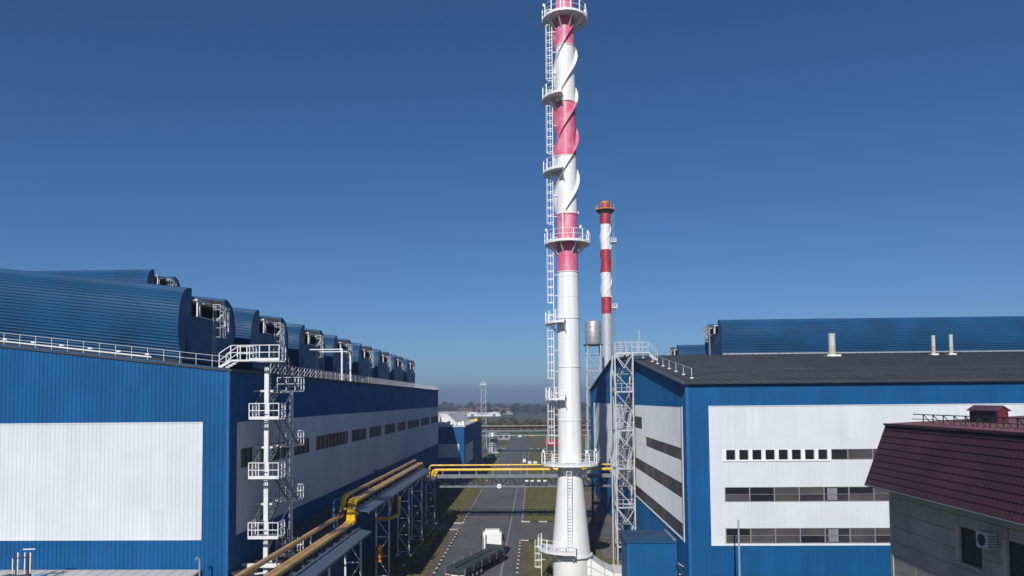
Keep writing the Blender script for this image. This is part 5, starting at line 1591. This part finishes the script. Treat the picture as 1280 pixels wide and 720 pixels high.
bush = [blob_mesh('shrub', M['leaf_rust'], [(0, 0, 3, 2.6, 2.6, 3), (1.6, 0, 2.2, 1.8, 1.8, 2.2), (-1.7, .4, 2.4, 1.8, 1.6, 2.5)], 420, .55, 51),
        blob_mesh('shrub', M['leaf_green'], [(0, 0, 2.5, 2.4, 2.4, 2.5), (1.6, 0, 2, 1.7, 1.7, 2), (-1.5, .3, 2, 1.7, 1.6, 2)], 380, .55, 52),
        blob_mesh('shrub', M['leaf_rust'], [(0, 0, 3.6, 2.2, 2.2, 3.4), (.6, 0, 2.4, 2.4, 2, 2.4)], 380, .55, 53)]
for key, vv in (('leaf_rust', (0, 2)), ('leaf_green', (1,))):
    parts = []
    for i in range(64 if key == 'leaf_rust' else 22):
        q = rnd.uniform(.8, 1.5)
        parts.append((bush[rnd.choice(vv)], (rnd.uniform(-56, 62), 478 + rnd.uniform(-14, 16), 0), (q * 1.2, q, q * rnd.uniform(.8, 1.1)), rnd.uniform(0, 6)))
    joined('shrubbery', M[key], parts)
structure(MB().box(-400, 400, 880, 900, 0.0, .02).build('dirt_road', M['earth']))
vs, fs = [], []
for (xa, xb, ya, yb, nt_) in ((-22, -13.4, 70, 113.8, 2600), (-22, -13.1, 120.2, 166, 1500), (-1.0, 8.4, 70, 104.4, 2600), (-1.4, 8.4, 121.4, 166, 1500), (8.6, 13.2, 70, 92.8, 700), (-14.2, -12.6, 182, 283, 500), (-1.9, 6, 182, 283, 900)):
    for _ in range(nt_):
        x, y = rnd.uniform(xa, xb), rnd.uniform(ya, yb)
        h, w = rnd.uniform(.06, .22), rnd.uniform(.05, .16)
        for q in range(2):
            t = rnd.uniform(0, 3.14)
            dx, dy = math.cos(t) * w, math.sin(t) * w
            k = len(vs)
            vs += [(x - dx, y - dy, .01), (x + dx, y + dy, .01), (x + dx * 1.2 + rnd.uniform(-.05, .05), y + dy * 1.2, h), (x - dx * 1.1, y - dy * 1.1 + rnd.uniform(-.05, .05), h * .8)]
            fs.append((k, k + 1, k + 2, k + 3))
me = bpy.data.meshes.new('grass')
me.from_pydata(vs, [], fs)
me.materials.append(M['grass'])
o = bpy.data.objects.new('grass', me); COL.objects.link(o); o['kind'] = 'stuff'
# white tunnels and houses among the far trees
for i, (px, y, w, lab) in enumerate(((561, 905, 14, 'leftmost white tunnel tent at the field edge'), (590, 905, 15, 'second white tunnel tent from the left at the field edge'), (617, 905, 17, 'rightmost white tunnel tent, right of the long shed'))):
    x = (px - 667) / 880 * y
    t = thing('tunnel_tent', (x, y, 0), lab, 'tent', 'white tunnel tents by the field')
    prf = [(x + w / 2 * math.cos(math.pi * k / 12), 5.6 * math.sin(math.pi * k / 12)) for k in range(13)]
    MB().prism(prf, 'y', y, y + 30).build('cover', M['white'], t)
    MB().box(x - 2, x + 2, y - .1, y, 0, 3.4).build('doorway', M['grey_steel'], t)
ls = thing('long_shed', (-66, 915, 0), 'long low white shed between the tunnel tents', 'shed')
MB().box(-86, -54, 912, 924, 0, 3.2).build('wall', M['white'], ls)
MB().prism([(911, 3.2), (918, 5), (925, 3.2)], 'x', -87, -53).build('roof', M['pale_roof'], ls)
for i, (px, y, w, h, m, lab) in enumerate(((613, 1010, 26, 9, 'brick', 'pink brick house among the far trees'), (632, 1030, 20, 8, 'beige', 'beige house right of the pink one among the far trees'), (580, 1030, 22, 8, 'beige', 'beige house left of the pink one among the far trees'),
                                             (601, 1060, 16, 10, 'concrete', 'grey house behind the pink one among the far trees'))):
    x = (px - 667) / 880 * y
    hs = thing('house', (x, y, 0), lab, 'house', 'houses among the far trees')
    MB().box(x - w / 2, x + w / 2, y, y + 12, 0, h * .65).build('wall', M[m], hs)
    MB().prism([(y - 1, h * .65), (y + 6, h * 1.15), (y + 13, h * .65)], 'x', x - w / 2 - .6, x + w / 2 + .6).build('roof', M['roof_brown'], hs)
    wd = MB()
    for k in range(4): wd.box(x - w / 2 + 1.5 + k * w / 4.2, x - w / 2 + 3.5 + k * w / 4.2, y - .08, y - .01, 1.6, 3.4)
    wd.build('window', M['glass'], hs)

# ------------------------------------------------------------------ haze
HZ = MB().box(-3950, 3950, -290, 5900, -1.6, 90.0).build('haze', None)
HZ['kind'] = 'stuff'
HZ.data.materials.clear()
hm = bpy.data.materials.new('haze')
hm.use_nodes = True
nt = hm.node_tree
nt.nodes.clear()
pv = nt.nodes.new('ShaderNodeVolumePrincipled')
pv.inputs['Color'].default_value = (0.39, 0.52, 0.76, 1)
pv.inputs['Density'].default_value = 0.00045
pv.inputs['Anisotropy'].default_value = 0.0
mo = nt.nodes.new('ShaderNodeOutputMaterial')
nt.links.new(pv.outputs[0], mo.inputs['Volume'])
HZ.data.materials.append(hm)
